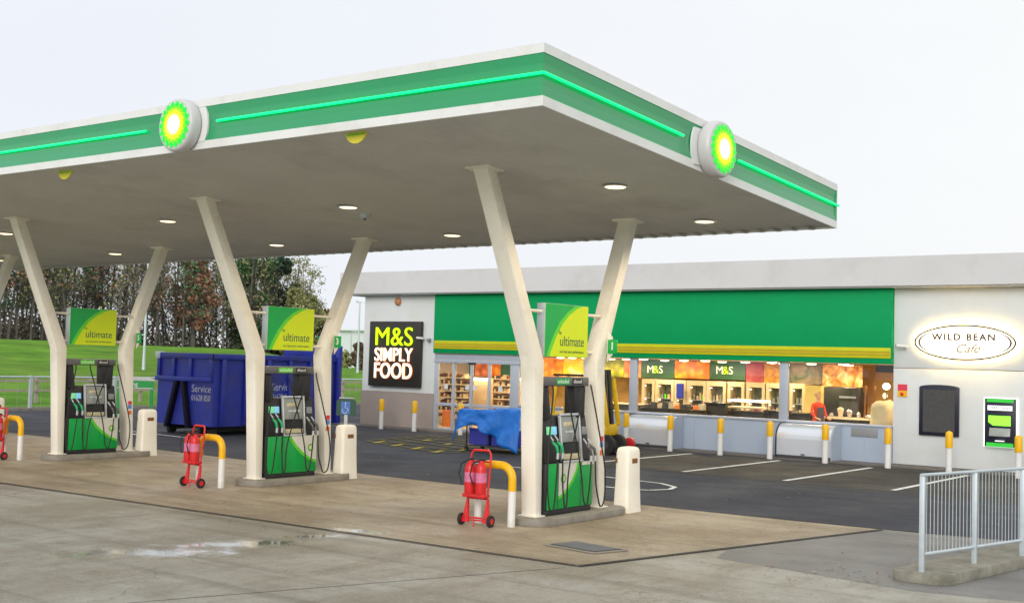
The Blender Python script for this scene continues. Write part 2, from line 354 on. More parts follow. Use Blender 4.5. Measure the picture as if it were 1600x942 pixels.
def arc(n, a0, a1, r, cx=0, cy=0): return [(cx+r*math.cos(R(a0+(a1-a0)*i/n)), cy+r*math.sin(R(a0+(a1-a0)*i/n))) for i in range(n+1)]
def at(u, v, y):
    """point on the plane y = const that the photo's pixel (u, v) looks at (used for real distances on walls)"""
    d = Matrix(M3).transposed() @ Vector((u-800, v-471, 1849.18)); t = y/d.y
    return Vector((d.x*t, y, 2.4+d.z*t))

# ------------------------------------------------------------------ ground
G = {}
G['concrete'] = ground_mat('forecourt_concrete', (.30, .275, .22), (.45, .44, .40), (.20, .165, .115), stain=1.0, streak=(1.2, .5, 1), rough=(.4, .85), wet=[(-11.95, 8.9, 50, 1.1, .34), (-11.7, 10.2, 58, .9, .3), (-11.6, 11.2, 60, .6, .22)])
G['slab'] = ground_mat('stained_slab_concrete', (.30, .24, .165), (.47, .405, .305), (.19, .14, .09), stain=.95, streak=(.6, 1.3, 1), rough=(.45, .85), wet=[(-11.5, 12.0, 20, .5, .2)])
G['asphalt'] = ground_mat('dark_asphalt', (.030, .033, .050), (.046, .050, .070), (.016, .016, .022), rough=(.65, .95), fine=38, bump=1, stain=.5)
G['bay'] = ground_mat('parking_bay_asphalt', (.040, .034, .031), (.058, .050, .045), (.02, .019, .021), rough=(.65, .95), fine=38, bump=1, stain=.5)
G['patch'] = ground_mat('grey_asphalt_apron', (.21, .205, .20), (.26, .255, .25), (.15, .14, .13), stain=.4, rough=(.5, .85))
G['paving'] = ground_mat('shop_paving', (.16, .145, .13), (.20, .18, .16), (.08, .075, .07), stain=.4)
def grass_mat():
    m = bpy.data.materials.new('grass'); m.use_nodes = True; t = m.node_tree; N = t.nodes; L = t.links; b = N['Principled BSDF']; b.inputs['Roughness'].default_value = .9; b.inputs['Specular IOR Level'].default_value = .15
    tc = N.new('ShaderNodeTexCoord'); mp = N.new('ShaderNodeMapping'); mp.inputs['Scale'].default_value = (1.4, .5, 1); L.new(tc.outputs['Object'], mp.inputs[0])
    n = N.new('ShaderNodeTexNoise'); n.inputs['Scale'].default_value = .55; n.inputs['Detail'].default_value = 12; n.inputs['Roughness'].default_value = .75; L.new(mp.outputs[0], n.inputs['Vector'])
    r = N.new('ShaderNodeValToRGB'); e = r.color_ramp.elements; e[0].position = .32; e[0].color = (.06, .16, .015, 1); e[1].position = .68; e[1].color = (.18, .38, .04, 1)
    L.new(n.outputs[0], r.inputs[0]); L.new(r.outputs[0], b.inputs['Base Color'])
    n2 = N.new('ShaderNodeTexNoise'); n2.inputs['Scale'].default_value = .16; n2.inputs['Detail'].default_value = 8; n2.inputs['Roughness'].default_value = .7; L.new(tc.outputs['Object'], n2.inputs['Vector'])
    r2 = N.new('ShaderNodeMapRange'); r2.inputs[1].default_value = .48; r2.inputs[2].default_value = .66; r2.inputs[4].default_value = .6; L.new(n2.outputs[0], r2.inputs[0])
    m2 = N.new('ShaderNodeMix'); m2.data_type = 'RGBA'; L.new(r2.outputs[0], m2.inputs['Factor']); L.new(r.outputs[0], m2.inputs['A']); m2.inputs['B'].default_value = (.16, .21, .05, 1); L.new(m2.outputs['Result'], b.inputs['Base Color'])
    bp = N.new('ShaderNodeBump'); bp.inputs['Distance'].default_value = .25; bp.inputs['Strength'].default_value = .8; L.new(n.outputs[0], bp.inputs['Height']); L.new(bp.outputs[0], b.inputs['Normal'])
    return m
G['grass'] = grass_mat()
G['earth'] = ground_mat('verge_earth', (.13, .10, .07), (.18, .15, .10), (.06, .09, .03), stain=.7, s2=3)

def bankz(x, y):
    """grass bank behind the fence: rises towards -x, falls away towards +y"""
    top = 2.9 if y < 40 else (2.9-(y-40)/18*.22 if y < 57 else max(.35, 2.68-(y-57)/13*1.85))
    t = min(1, max(0, (-43.5-x)/24.)); s = t*t*(3-2*t)
    return top*s+(0.10*noise.noise((x*.12, y*.12, 0))*s if s > 0 else 0)
struct(MB().sheet([(-900, -300), (900, -300), (900, 1500), (-900, 1500)], -.03).build('ground', G['grass']))
struct(MB().sheet([(-60, -14), (30, -14), (30, 18.6), (-60, 18.6)], 0).build('forecourt', G['concrete']))
slab_poly = [(-50, 10.9), (-19.7, 11.5), (-7.77, 11.9), (-6.28, 18.05), (-9.2, 17.88), (-16.4, 17.88), (-24.8, 18.2), (-50, 18.9)]
struct(MB().sheet(slab_poly, .004).build('pump_slab', G['slab']))
struct(MB().sheet([(-6.33, 18.03), (-7.15, 14.6), (-6.9, 13.7), (-4.3, 13.3), (-3, 13.6), (-3, 18.6), (-4.2, 18.5)], .002).build('apron_patch', G['patch']))
struct(MB().sheet([(-60, 19.2), (-50, 18.95), (-24.8, 18.2), (-16.4, 17.88), (-9.2, 17.88), (-6.2, 18.12), (-4, 18.45), (30, 18.6), (30, 45), (-1.0, 45), (-1.0, 29.9), (-29.6, 29.9), (-29.6, 46), (-39.5, 50), (-40, 19.2)], .008).build('road', G['asphalt']))
struct(MB().sheet([(-60, 19), (-40, 19), (-39.6, 50), (-41.6, 50), (-41.6, 24), (-60, 24)], .007).build('side_road', G['asphalt']))
struct(MB().sheet([(-41.6, 24), (-41.6, 60), (-45, 60), (-45, 21), (-60, 21), (-60, 24)], .010).build('verge', G['earth']))
struct(MB().sheet([(-18.7, 24), (-2, 23.6), (-2, 29.9), (-18.9, 29.9)], .012).build('parking_bays', G['bay']))
struct(MB().box((-30.5, 29.92, 0), (-1, 30.72, .05)).build('pavement', G['paving']))
# far kerb between side road and verge
struct(MB().box((-41.75, 24, 0), (-41.6, 60, .11)).build('kerb', 'concrete'))
# bank
b = MB(); nx, ny = 40, 90; xs = [-43.5-(i/nx)**1.3*90 for i in range(nx+1)]; ys = [-30+j*1.7 for j in range(ny+1)]
b.add([(x, y, bankz(x, y)-.005) for x in xs for y in ys], [(i*(ny+1)+j, i*(ny+1)+j+1, (i+1)*(ny+1)+j+1, (i+1)*(ny+1)+j) for i in range(nx) for j in range(ny)])
struct(b.build('grass_bank', G['grass'], smooth=60))
# joints, channels
def strip(b, a, c, w, z):
    a = Vector((a[0], a[1], 0)); c = Vector((c[0], c[1], 0)); n = (c-a).normalized().cross(Vector((0, 0, 1)))*w/2
    b.sheet([tuple(a+n), tuple(c+n), tuple(c-n), tuple(a-n)], z)
b = MB(); strip(b, (-50, 10.9), (-19.7, 11.5), .05, .016); strip(b, (-19.7, 11.5), (-7.80, 11.88), .05, .016); strip(b, (-7.77, 11.86), (-6.28, 18.05), .06, .017)
struct(b.build('drain_channel', 'drain'))
b = MB(); strip(b, (-7.85, 11.7), (-9.7, 7.), .012, .003); strip(b, (-9.75, 6.9), (-12, 1), .012, .003); strip(b, (-22, 5.2), (-6, 6.2), .012, .0035)
struct(b.build('expansion_joint', 'drain'))
# road paint
b = MB()
for x in (-15.6, -13.0, -10.55, -8.2, -5.7): strip(b, (x, 24.1), (x+.03, 29.3), .13, .020)
struct(b.build('parking_line', 'paint_w'))
b = MB(); pts = [(-17.4, 21.75), (-14.4, 21.65), (-12.0, 21.3), (-11.45, 20.9), (-11.30, 20.4), (-11.5, 19.95), (-11.9, 19.75), (-13.5, 19.9)]
for p, q in zip(pts, pts[1:]): strip(b, p, q, .10, .0205)
strip(b, (-26.5, 21.2), (-33, 21.8), .10, .0205); strip(b, (-34, 22.4), (-27.8, 20.5), .1, .0215)
struct(b.build('road_marking', 'paint_w'))
b = MB()
H0, H1, H2, H3 = (-23.7, 24.9), (-19.7, 23.4), (-18.6, 26.6), (-24.2, 28.2)
for p, q in ((H0, H1), (H1, H2), (H2, H3), (H3, H0)): strip(b, p, q, .11, .021)
for k in (1, 2, 3, 4):
    t = k/5; strip(b, tuple(H0[i]+(H3[i]-H0[i])*t for i in (0, 1)), tuple(H1[i]+(H2[i]-H1[i])*t for i in (0, 1)), .10, .0235)
for k in (1, 3):
    t = k/4; strip(b, tuple(H0[i]+(H1[i]-H0[i])*t for i in (0, 1)), tuple(H3[i]+(H2[i]-H3[i])*t for i in (0, 1)), .10, .0255)
struct(b.build('worn_box_marking', 'paint_yf'))
b = MB()
for k in range(4):
    x = -23.2+k*1.05; y = 24.75-k*.38; strip(b, (x, y+.40), (x+.30, y-.35), .16, .0275)
for (x, y) in ((-20.0, 24.6), (-21.6, 25.9), (-23.0, 26.6), (-19.2, 25.4)): strip(b, (x, y+.3), (x+.25, y-.25), .14, .0275)
struct(b.build('yellow_box_marking', 'paint_y'))
# water film
def water():
    m = bpy.data.materials.new('wet_film'); m.use_nodes = True; N = m.node_tree.nodes; L = m.node_tree.links; b = N['Principled BSDF']
    b.inputs['Base Color'].default_value = (.30, .29, .26, 1); b.inputs['Roughness'].default_value = .04; b.inputs['Specular IOR Level'].default_value = .9
    tc = N.new('ShaderNodeTexCoord'); n = N.new('ShaderNodeTexNoise'); n.inputs['Scale'].default_value = 6; L.new(tc.outputs['Object'], n.inputs['Vector'])
    bp = N.new('ShaderNodeBump'); bp.inputs['Strength'].default_value = .02; L.new(n.outputs[0], bp.inputs['Height']); L.new(bp.outputs[0], b.inputs['Normal']); return m
K['water'] = water()
# ------------------------------------------------------------------ canopy
def sof(x, y): return 6.0606-.00222*x-.07545*y
A_, B_, C_, D_ = (-7.63, 10.68), (-7.2, 18.33), (-36.5, 19.4), (-36.5, 10.72)
cen = ((A_[0]+C_[0])/2, (A_[1]+C_[1])/2)
def inset(d):
    return [(A_[0]-d, A_[1]+d), (B_[0]-d, B_[1]-d), (C_[0]+d, C_[1]-d), (D_[0]+d, D_[1]+d)]
can = thing('petrol_canopy', (-20, 15, 0), 'wide flat petrol station canopy with green banded edge above all the pumps', 'canopy')
def sweep(b, prof):
    rings = [[(x, y, sof(x, y)+o) for x, y in inset(d)] for d, o in prof]
    for r0, r1 in zip(rings, rings[1:]):
        for k in range(4):
            j = (k+1) % 4; b.add([r0[k], r0[j], r1[j], r1[k]], [(0, 1, 2, 3)])
b = MB(); sweep(b, [(.03, .03), (.025, 0), (0, 0), (0, .115)]); sweep(b, [(0, .605), (0, .715), (.18, .715), (.18, .60)])
b.build('fascia_trim', 'white', can)
b = MB(); sweep(b, [(0, .115), (.006, .125), (.022, .24), (.028, .36), (.022, .49), (.006, .595), (0, .605)])
b.build('green_band', 'green', can, smooth=50)
b = MB(); r = [(x, y, sof(x, y)+.02) for x, y in inset(.028)]; b.add(r, [(0, 1, 2, 3)])
# ribbed decking of the soffit
def soffit_mat():
    m = K['soffit']; N = m.node_tree.nodes; L = m.node_tree.links; bs = N['Principled BSDF']
    tc = N.new('ShaderNodeTexCoord'); wv = N.new('ShaderNodeTexWave'); wv.bands_direction = 'X'; wv.inputs['Scale'].default_value = 1.6; wv.wave_profile = 'SIN'
    L.new(tc.outputs['Object'], wv.inputs['Vector']); bp = N.new('ShaderNodeBump'); bp.inputs['Strength'].default_value = .45; bp.inputs['Distance'].default_value = .02
    L.new(wv.outputs[0], bp.inputs['Height']); L.new(bp.outputs[0], bs.inputs['Normal'])
soffit_mat()
b.build('soffit', 'soffit', can)
MB().box((B_[0]-.034, B_[1]-.034, sof(*B_)+.117), (B_[0]-.002, B_[1]-.002, sof(*B_)+.603)).build('band_end_cap', 'green', can)
b = MB(); r = [(x, y, sof(x, y)+.61) for x, y in inset(.18)]; b.add(r, [(0, 1, 2, 3)]); b.build('roof', 'roof', can)
# small ribs showing along the back rim
b = MB()
for i in range(96):
    x = -7.6-i*.3; y = 18.33-(x+7.2)*-(.0365)*-1
    y = 18.33+(-7.2-x)*.0365
    b.box((x-.04, y-.30, sof(x, y)-.010), (x+.04, y-.03, sof(x, y)-.002))
b.build('rim_rib', 'soffit', can)['kind'] = 'stuff'
def led(p, q, name='led_tube'):
    b = MB(); n = 6; pts = [tuple(p[i]+(q[i]-p[i])*t/n for i in range(3)) for t in range(n+1)]; b.tube(pts, .018, 10)
    return b.build(name, 'led', can, smooth=40)
def on_front(x, d=-.012, o=.37): return (x, A_[1]+d+(x-A_[0])*(-.0014), sof(x, A_[1])+o)
def rx(y): return A_[0]+(B_[0]-A_[0])*(y-A_[1])/(B_[1]-A_[1])
def on_right(y, d=-.012, o=.37): return (rx(y)-d, y, sof(rx(y), y)+o)
led(on_front(A_[0]), on_front(-13.24)); led(on_front(-14.86), on_front(-36)); led(on_right(A_[1]), on_right(13.62)); led(on_right(15.10), on_right(18.36))

def helios(root, c, axis, u, v, r):
    """sunburst emblem of pointed petals on the lamp face"""
    c = Vector(c); ax = Vector(axis); u = Vector(u); v = Vector(v)
    for i, (ro, ri, m, nm) in enumerate(((1, .84, 'petal_d', 'outer_petals'), (.84, .70, 'petal_m', 'middle_petals'), (.72, .60, 'petal_l', 'inner_petals'), (.60, .52, 'petal_y', 'yellow_petals'), (.44, .41, 'petal_p', 'pale_centre'), (.33, .32, 'petal_w', 'lit_centre'))):
        p = []
        for k in range(36):
            a = math.pi*k/18+(math.pi/18 if i % 2 else 0); rr = ro if k % 2 == 0 else ri
            p.append(c+ax*(.003+.0035*i)+(u*math.cos(a)+v*math.sin(a))*rr*r)
        MB().prism(p, ax*.003).build(nm, m, root)
def logo_drum(center, axis, u, v, label, r=.385):
    c = Vector(center); ax = Vector(axis)
    root = thing('emblem_lamp', c, label, 'illuminated emblem')
    MB().lathe([(r*.95, 0), (r, .02), (r*1.01, .07), (r, .12), (r*.975, .155), (r*.94, .175), (r*.90, .182), (.02, .184)], c, ax, 40).build('drum', 'drum', root, smooth=50)
    helios(root, c+ax*.186, ax, u, v, r*.90)
    # white plate closing the green band behind the drum
    V = Vector(v); U = Vector(u); pl = []
    for a in range(-30, 31, 5): pl.append(c+ax*-.004+U*math.cos(R(a))*r*1.30+V*.247*math.sin(R(a))/math.sin(R(30)))
    for a in range(150, 211, 5): pl.append(c+ax*-.004+U*math.cos(R(a))*r*1.30+V*.247*math.sin(R(a))/math.sin(R(30)))
    MB().prism(pl, ax*-.03).build('backing_plate', 'white', root)
    return root
logo_drum((-13.94, 10.675, sof(-13.94, 10.7)+.35), (0, -1, 0), (1, 0, 0), (0, 0, 1), 'round glowing green and yellow sunburst emblem on the long canopy edge')
yl_ = 14.33
logo_drum((rx(yl_)+.02, yl_, sof(rx(yl_), yl_)+.34), (1, -.055, 0), (.055, 1, 0), (0, 0, 1), 'round glowing green and yellow sunburst emblem on the short canopy edge')

# yellow half-round warning signs hanging under the front edge
def half_sign(x, y, label):
    root = thing('hanging_warning_sign', (x, y, sof(x, y)), label, 'sign', 'half-round signs under the canopy edge')
    p = [(x+.19*math.cos(R(a)), y, sof(x, y)+.045+.17*math.sin(R(a))) for a in range(180, 361, 12)]
    MB().prism(p, (0, .02, 0)).build('plate', 'poster_y', root)
    MB().box((x-.155, y-.006, sof(x, y)-.002), (x+.155, y-.001, sof(x, y)-.018)).build('text_line', 'limeedge', root)
half_sign(-10.70, 10.86, 'yellow half-round sign under the long canopy edge, nearer the corner')
half_sign(-17.35, 10.95, 'yellow half-round sign under the long canopy edge, left of the lit emblem')

# canopy downlights
def downlight(x, y, label):
    z = sof(x, y)+.018
    root = thing('canopy_downlight', (x, y, z), label, 'ceiling light', 'recessed lights under the canopy')
    MB().lathe([(.20, 0), (.20, -.012), (.165, -.016), (.16, -.004)], (x, y, z), (0, 0, 1), 24).build('rim', 'silver', root, smooth=40)
    MB().lathe([(.155, -.008), (.14, -.022), (.08, -.03), (.01, -.032)], (x, y, z), (0, 0, 1), 24).build('lens', 'lens', root, smooth=40)
    l = bpy.data.lights.new('downlight_lamp', 'SPOT'); l.energy = 150; l.color = (1, .78, .5); l.spot_size = R(150); l.spot_blend = .6; l.shadow_soft_size = .12
    o = bpy.data.objects.new('downlight_lamp', l); col.objects.link(o); o.location = (0, 0, -.06); o.parent = root
LX = [-9.1, -14.58, -19.66, -25.7, -31.3]
words = ['nearest the canopy corner', 'between the first and second pumps', 'between the second and third pumps', 'beyond the third pump', 'at the far left end']
for i, x in enumerate(LX):
    downlight(x, 14.62+.06*i, 'round warm downlight in the front row under the canopy, '+words[i])
    downlight(x+.03*i+.04, 17.34+.1*i, 'round warm downlight in the back row under the canopy, '+words[i])
z = sof(-14.8, 15.33)
root = thing('canopy_sensor', (-14.8, 15.33, z), 'small grey round sensor on the canopy underside beside a downlight', 'sensor')
MB().lathe([(.12, .03), (.12, -.02), (.07, -.05), (.01, -.055)], (-14.8, 15.33, z), (0, 0, 1), 16).build('housing', 'galv', root, smooth=40)
MB().lathe([(.03, -.05), (.02, -.08), (.004, -.085)], (-14.8, 15.33, z), (0, 0, 1), 10).build('eye', 'dark', root, smooth=40)

# ------------------------------------------------------------------ pump islands
isl = [(-10.30, 0.0), (-16.80, .32), (-23.22, .38), (-29.70, .42)]
ordn = ['nearest', 'second nearest', 'third nearest', 'farthest left']
def ring_pts(x, y, z, hx, hy): return [(x-hx, y-hy, z), (x+hx, y-hy, z), (x+hx, y+hy, z), (x-hx, y+hy, z)]
def column(x, ybase, yknee, ytop, label, stick):
    root = thing('canopy_column', (x, ybase, .12), label, 'column', 'cream bent canopy columns')
    zt = sof(x, ytop)+.02
    b = MB(); rings = [(ybase, .12, .13, .075), (ybase+(yknee-ybase)*.5, 1.3, .13, .095), (yknee, 2.42, .13, .125), (yknee+(ytop-yknee)*.05, 2.56, .13, .125), (ytop, zt, .13, .105)]
    vs = []
    for (yy, zz, hx, hy) in rings: vs += ring_pts(x, yy, zz, hx, hy)
    n = len(rings); fs = [(0, 3, 2, 1), tuple(range(4*n-4, 4*n))]
    for i in range(n-1):
        for k in range(4): fs.append((4*i+k, 4*i+(k+1) % 4, 4*i+4+(k+1) % 4, 4*i+4+k))
    b.add(vs, fs); b.build('shaft', 'cream', root, bevel=.012)
    b = MB(); sl = -.0754
    b.hexa([(x+dx, ytop+dy, zt-.03+sl*dy) for dx, dy in ((-.22, -.17), (.22, -.17), (.22, .17), (-.22, .17))]+[(x+dx, ytop+dy, zt-.002+sl*dy) for dx, dy in ((-.22, -.17), (.22, -.17), (.22, .17), (-.22, .17))])
    b.build('top_flange', 'cream', root)
    MB().box((x-.17, ybase-.12, .121), (x+.17, ybase+.12, .14)).build('base_plate', 'cream', root, bevel=.004)
    if stick:
        yb = ybase+(yknee-ybase)*.4
        for zz, m in ((1.22, 'redstick'), (1.13, 'bluestick'), (1.0, 'orange')):
            MB().box((x+.133, yb-.05, zz-.045), (x+.137, yb+.045, zz+.035)).build('sticker', m, root)
    return root
def emblem_small(root, x, y, z, r, off):
    for i, (ro, ri, m) in enumerate(((1, .8, 'pumpgreen'), (.68, .5, 'lime'), (.4, .36, 'pumpwhite'))):
        p = [(x+.002*i, y+math.cos(math.pi*k/18)*r*(ro if k % 2 == 0 else ri), z+math.sin(math.pi*k/18)*r*(ro if k % 2 == 0 else ri)) for k in range(36)]
        MB().prism(p, (.0015, 0, 0)).build('emblem', m, root)
def pump(x, dy, variant, label):
    y0, y1 = 14.53+dy, 15.80+dy; xb, xf = x-.22, x+.20; xm = x
    root = thing('fuel_pump', (x, (y0+y1)/2, .12), label, 'fuel pump', 'fuel pumps on the islands')
    b = MB(); b.box((xb+.02, y0+.02, .12), (xf-.03, y1-.02, .20)); b.build('plinth', 'black', root, bevel=.01)
    b = MB(); b.box((xb, y0, .2), (xf-.03, y1, .90)); b.build('cabinet', 'black', root, bevel=.012)
    # front door panels on the camera side and the far side
    fx = xf-.03
    def pan(poly, m, lift, nm):
        MB().prism([(fx+.012+lift, y0+(y1-y0)*p[0], .21+.68*p[1]) for p in poly], (.008, 0, 0)).build(nm, m, root)
    MB().box((fx+.001, y0+.03, .21), (fx+.012, y1-.01, .89)).build('door_panel', 'pumpgreen', root, bevel=.003)
    if variant == 0:
        pan([(.24, .28), (.30, .31), (.42, .45), (.52, .62), (.60, .82), (.64, 1), (.24, 1)], 'pumpwhite', .000, 'white_flash')
        pan([(.24, .20), (.30, .23), (.44, .38), (.56, .58), (.64, .80), (.69, 1), (.64, 1), (.60, .82), (.52, .62), (.42, .45), (.30, .31), (.24, .28)], 'limeedge', .0008, 'swoosh')
        pan([(.74, .92), (1, .92), (1, 1), (.74, 1)], 'pumpwhite', .0, 'white_flash')
        emblem_small(root, fx+.0225, y0+.34*(y1-y0), .21+.68*.66, .075, 0)
    else:
        pan([(.98, .30), (.86, .38), (.70, .56), (.58, .74), (.50, .90), (.46, 1), (.98, 1)], 'pumpwhite', .000, 'white_flash')
        pan([(.98, .22), (.84, .31), (.66, .50), (.53, .70), (.44, .90), (.40, 1), (.46, 1), (.50, .90), (.58, .74), (.70, .56), (.86, .38), (.98, .30)], 'limeedge', .0008, 'swoosh')
        emblem_small(root, fx+.0225, y0+.86*(y1-y0), .21+.68*.66, .075, 0)
    for t in (.235, .72) if variant == 0 else (.3, ):
        MB().box((fx+.020, y0+(y1-y0)*t-.004, .215), (fx+.0235, y0+(y1-y0)*t+.004, .885)).build('door_gap', 'dark', root)
    # head: nozzle bays and console
    b = MB(); b.hexa([(xb+.02, y0+.02, .90), (xf-.06, y0+.02, .90), (xf-.06, y1-.02, .90), (xb+.02, y1-.02, .90), (xb+.10, y0+.02, 1.60), (xf-.16, y0+.02, 1.60), (xf-.16, y1-.05, 1.60), (xb+.10, y1-.05, 1.60)])
    b.build('head', 'black', root, bevel=.015)
    # silver framed console, leaning back
    cy0, cy1 = y0+.40, y0+.96
    def lean(z): return xf-.045-(z-.90)*.115
    b = MB()
    for (a, c) in ((cy0, cy0+.035), (cy1-.035, cy1)): b.hexa([(lean(.9), a, .89), (lean(.9)+.04, a, .89), (lean(.9)+.04, c, .89), (lean(.9), c, .89), (lean(1.62), a, 1.62), (lean(1.62)+.04, a, 1.62), (lean(1.62)+.04, c, 1.62), (lean(1.62), c, 1.62)])
    for (z0, z1) in ((.89, .925), (1.60, 1.635)): b.hexa([(lean(z0), cy0, z0), (lean(z0)+.045, cy0, z0), (lean(z0)+.045, cy1, z0), (lean(z0), cy1, z0), (lean(z1), cy0, z1), (lean(z1)+.045, cy0, z1), (lean(z1)+.045, cy1, z1), (lean(z1), cy1, z1)])
    b.build('console_frame', 'silver', root, bevel=.005)
    def face(za, zb, ya, yb, m, nm, t=.02):
        return MB().hexa([(lean(za)-.02, ya, za), (lean(za)+t, ya, za), (lean(za)+t, yb, za), (lean(za)-.02, yb, za), (lean(zb)-.02, ya, zb), (lean(zb)+t, ya, zb), (lean(zb)+t, yb, zb), (lean(zb)-.02, yb, zb)]).build(nm, m, root, bevel=.003)
    face(1.20, 1.59, cy0+.045, cy1-.045, 'screen', 'screen')
    face(1.44, 1.50, cy0+.12, cy1-.20, 'paper', 'screen_label', .024); face(1.33, 1.37, cy0+.16, cy1-.12, 'silver', 'keypad', .026)
    face(.94, 1.02, cy0+.06, cy1-.06, 'paper', 'notice_strip', .024)
    # price displays
    face(1.32, 1.44, y0+.10, y0+.21, 'dispgreen', 'price_display', .012); face(1.32, 1.44, y0+.225, y0+.335, 'stickers', 'price_display', .012)
    face(1.30, 1.42, y1-.24, y1-.10, 'mid', 'price_display', .012)
    # uprights and top beam
    b = MB()
    b.hexa([(x-.13, y0+.01, 1.55), (x+.10, y0+.01, 1.55), (x+.10, y0+.19, 1.55), (x-.13, y0+.19, 1.55), (x-.10, y0-.01, 2.05), (x+.08, y0-.01, 2.05), (x+.08, y0+.13, 2.05), (x-.10, y0+.13, 2.05)]); b.build('upright', 'black', root, bevel=.01)
    b = MB(); b.hexa([(x-.13, y1-.40, 1.55), (x+.10, y1-.40, 1.55), (x+.10, y1-.16, 1.55), (x-.13, y1-.16, 1.55), (x-.10, y1-.44, 2.05), (x+.08, y1-.44, 2.05), (x+.08, y1-.12, 2.05), (x-.10, y1-.12, 2.05)]); b.build('upright', 'black', root, bevel=.01)
    b = MB(); b.box((x-.13, y0-.06, 2.05), (x+.13, y1-.10, 2.19)); b.build('top_beam', 'beam', root, bevel=.02)
    g = MB().box((x+.131, y0+.27, 2.075), (x+.134, y0+.62, 2.165)).build('fuel_name_plate', 'limeedge' if variant else 'pumpgreen', root)
    text('unleaded', .085, (x+.1355, y0+.445, 2.122), FACE_X, 'whitetext', root, 'fuel_name', .001, width=.30)
    g = MB().box((x+.131, y0+.70, 2.075), (x+.134, y0+.98, 2.165)).build('fuel_name_plate', 'black', root)
    text('diesel', .085, (x+.1355, y0+.84, 2.122), FACE_X, 'whitetext', root, 'fuel_name', .001, width=.22)
    # nozzles in holsters with hoses that hang from the beam and loop low
    spots = [(y0+.14, 'nozgreen'), (y0+.27, 'nozgreen'), (y1-.21, 'dark'), (y1-.09, 'dark')]
    for i, (yy, nm) in enumerate(spots):
        zt = 1.22 if i < 2 else 1.14
        b = MB(); b.tube([(xf-.02, yy-.02, zt), (xf+.05, yy, zt-.06), (xf+.065, yy+.02, zt-.16)], [.018, .026, .022], 8)
        n1 = b.build('nozzle', nm, root, smooth=50)
        b = MB(); b.tube([(xf+.02, yy-.05, zt+.02), (xf-.02, yy-.09, zt+.10)], .012, 8); g = b.build('spout', 'silver', root, smooth=50)
        b = MB(); b.tube([(xf+.065, yy+.02, zt-.16), (xf+.06, yy+.02, zt-.25)], .024, 8); g = b.build('swivel', 'silver', root, smooth=50)
    rnd = random.Random(int(abs(x)*10))
    hoses = [(y0+.15, y0-.10, .17, 0.13), (y0+.28, y0+.42, .20, .80), (y1-.20, y1-.42, .22, .42), (y1-.08, y1+.26, .16, .98)]
    for i, (yy, yl, zl, beam) in enumerate(hoses):
        zt = (1.22 if i < 2 else 1.14)-.25; yt = y0+beam*(y1-y0)-.02; zl += rnd.uniform(0, .03); yl += rnd.uniform(-.03, .03)
        P = [Vector((xf+.06, yy+.02, zt)), Vector((xf+.07, yy+(yl-yy)*.10, zt-.35)), Vector((xf+.08, yy+(yl-yy)*.30, zl+.12)), Vector((xf+.085, (yy+yl)/2, zl)),
             Vector((xf+.08, yy+(yl-yy)*.85, zl+.10)), Vector((xf+.06, yl+(yt-yl)*.05, .75)), Vector((x+.20, yl+(yt-yl)*.55, 1.45)), Vector((x+.16, yt, 1.95)), Vector((x+.12, yt+.01, 2.07))]
        pts = []
        for k in range(len(P)-1):
            p0, p1, p2, p3 = P[max(k-1, 0)], P[k], P[k+1], P[min(k+2, len(P)-1)]
            for t in range(7):
                t /= 7; pts.append(.5*((2*p1)+(p2-p0)*t+(2*p0-5*p1+4*p2-p3)*t*t+(3*p1-p0-3*p2+p3)*t**3))
        pts.append(P[-1]); MB().tube(pts, .0125, 8).build('hose', 'rubber', root, smooth=60)
    return root
def promo(x, dy, label):
    ya, yb = 14.53+dy, 15.70+dy; root = thing('promotional_sign', (x, (ya+yb)/2, 2.48), label, 'sign', 'lime fuel signs between the columns')
    MB().box((x-.08, ya, 2.49), (x+.075, yb, 3.30)).build('box', 'galv', root, bevel=.006)
    fx = x+.0765; W = yb-ya; Hh = .80
    MB().box((fx, ya+.004, 2.494), (fx+.004, yb-.004, 3.296)).build('green_face', 'limeedge', root)
    def P(pts, m, l, nm): MB().prism([(fx+.0042+l, ya+.006+W*.99*a, 2.497+Hh*.995*c) for a, c in pts], (.0015, 0, 0)).build(nm, m, root)
    curve = [(.10, 0), (.16, .16), (.26, .40), (.40, .64), (.56, .82), (.74, .95), (.86, 1)]
    P([(0, 0), (.03, 0)]+[(a-.06, min(1, c+.04)) for a, c in curve[1:-1]]+[(.76, 1), (0, 1)], 'pumpgreen', 0, 'dark_green_field')
    P(curve+[(1, 1), (1, 0)], 'lime', .002, 'lime_field')
    text('ultimate', .22, (fx+.010, ya+W*.62, 2.497+.235), FACE_X, 'darktext', root, 'lettering', .001, width=.66)
    text('bp', .07, (fx+.010, ya+W*.34, 2.497+.37), FACE_X, 'darktext', root, 'lettering', .001)
    text('our best ever performance', .06, (fx+.010, ya+W*.62, 2.497+.08), FACE_X, 'darktext', root, 'lettering', .0008, width=.66)
    for z, e in ((3.17, .12), (2.58, -.0)):
        t = max(0, (z-2.42)/2.65)
        MB().tube([(x, 14.34+dy-1.3*t, z), (x, ya+.01, z)], .026, 10).build('mounting_bar', 'cream', root, smooth=40)
        MB().tube([(x, yb-.01, z), (x, 16.05+dy+.98*t, z)], .026, 10).build('mounting_bar', 'cream', root, smooth=40)
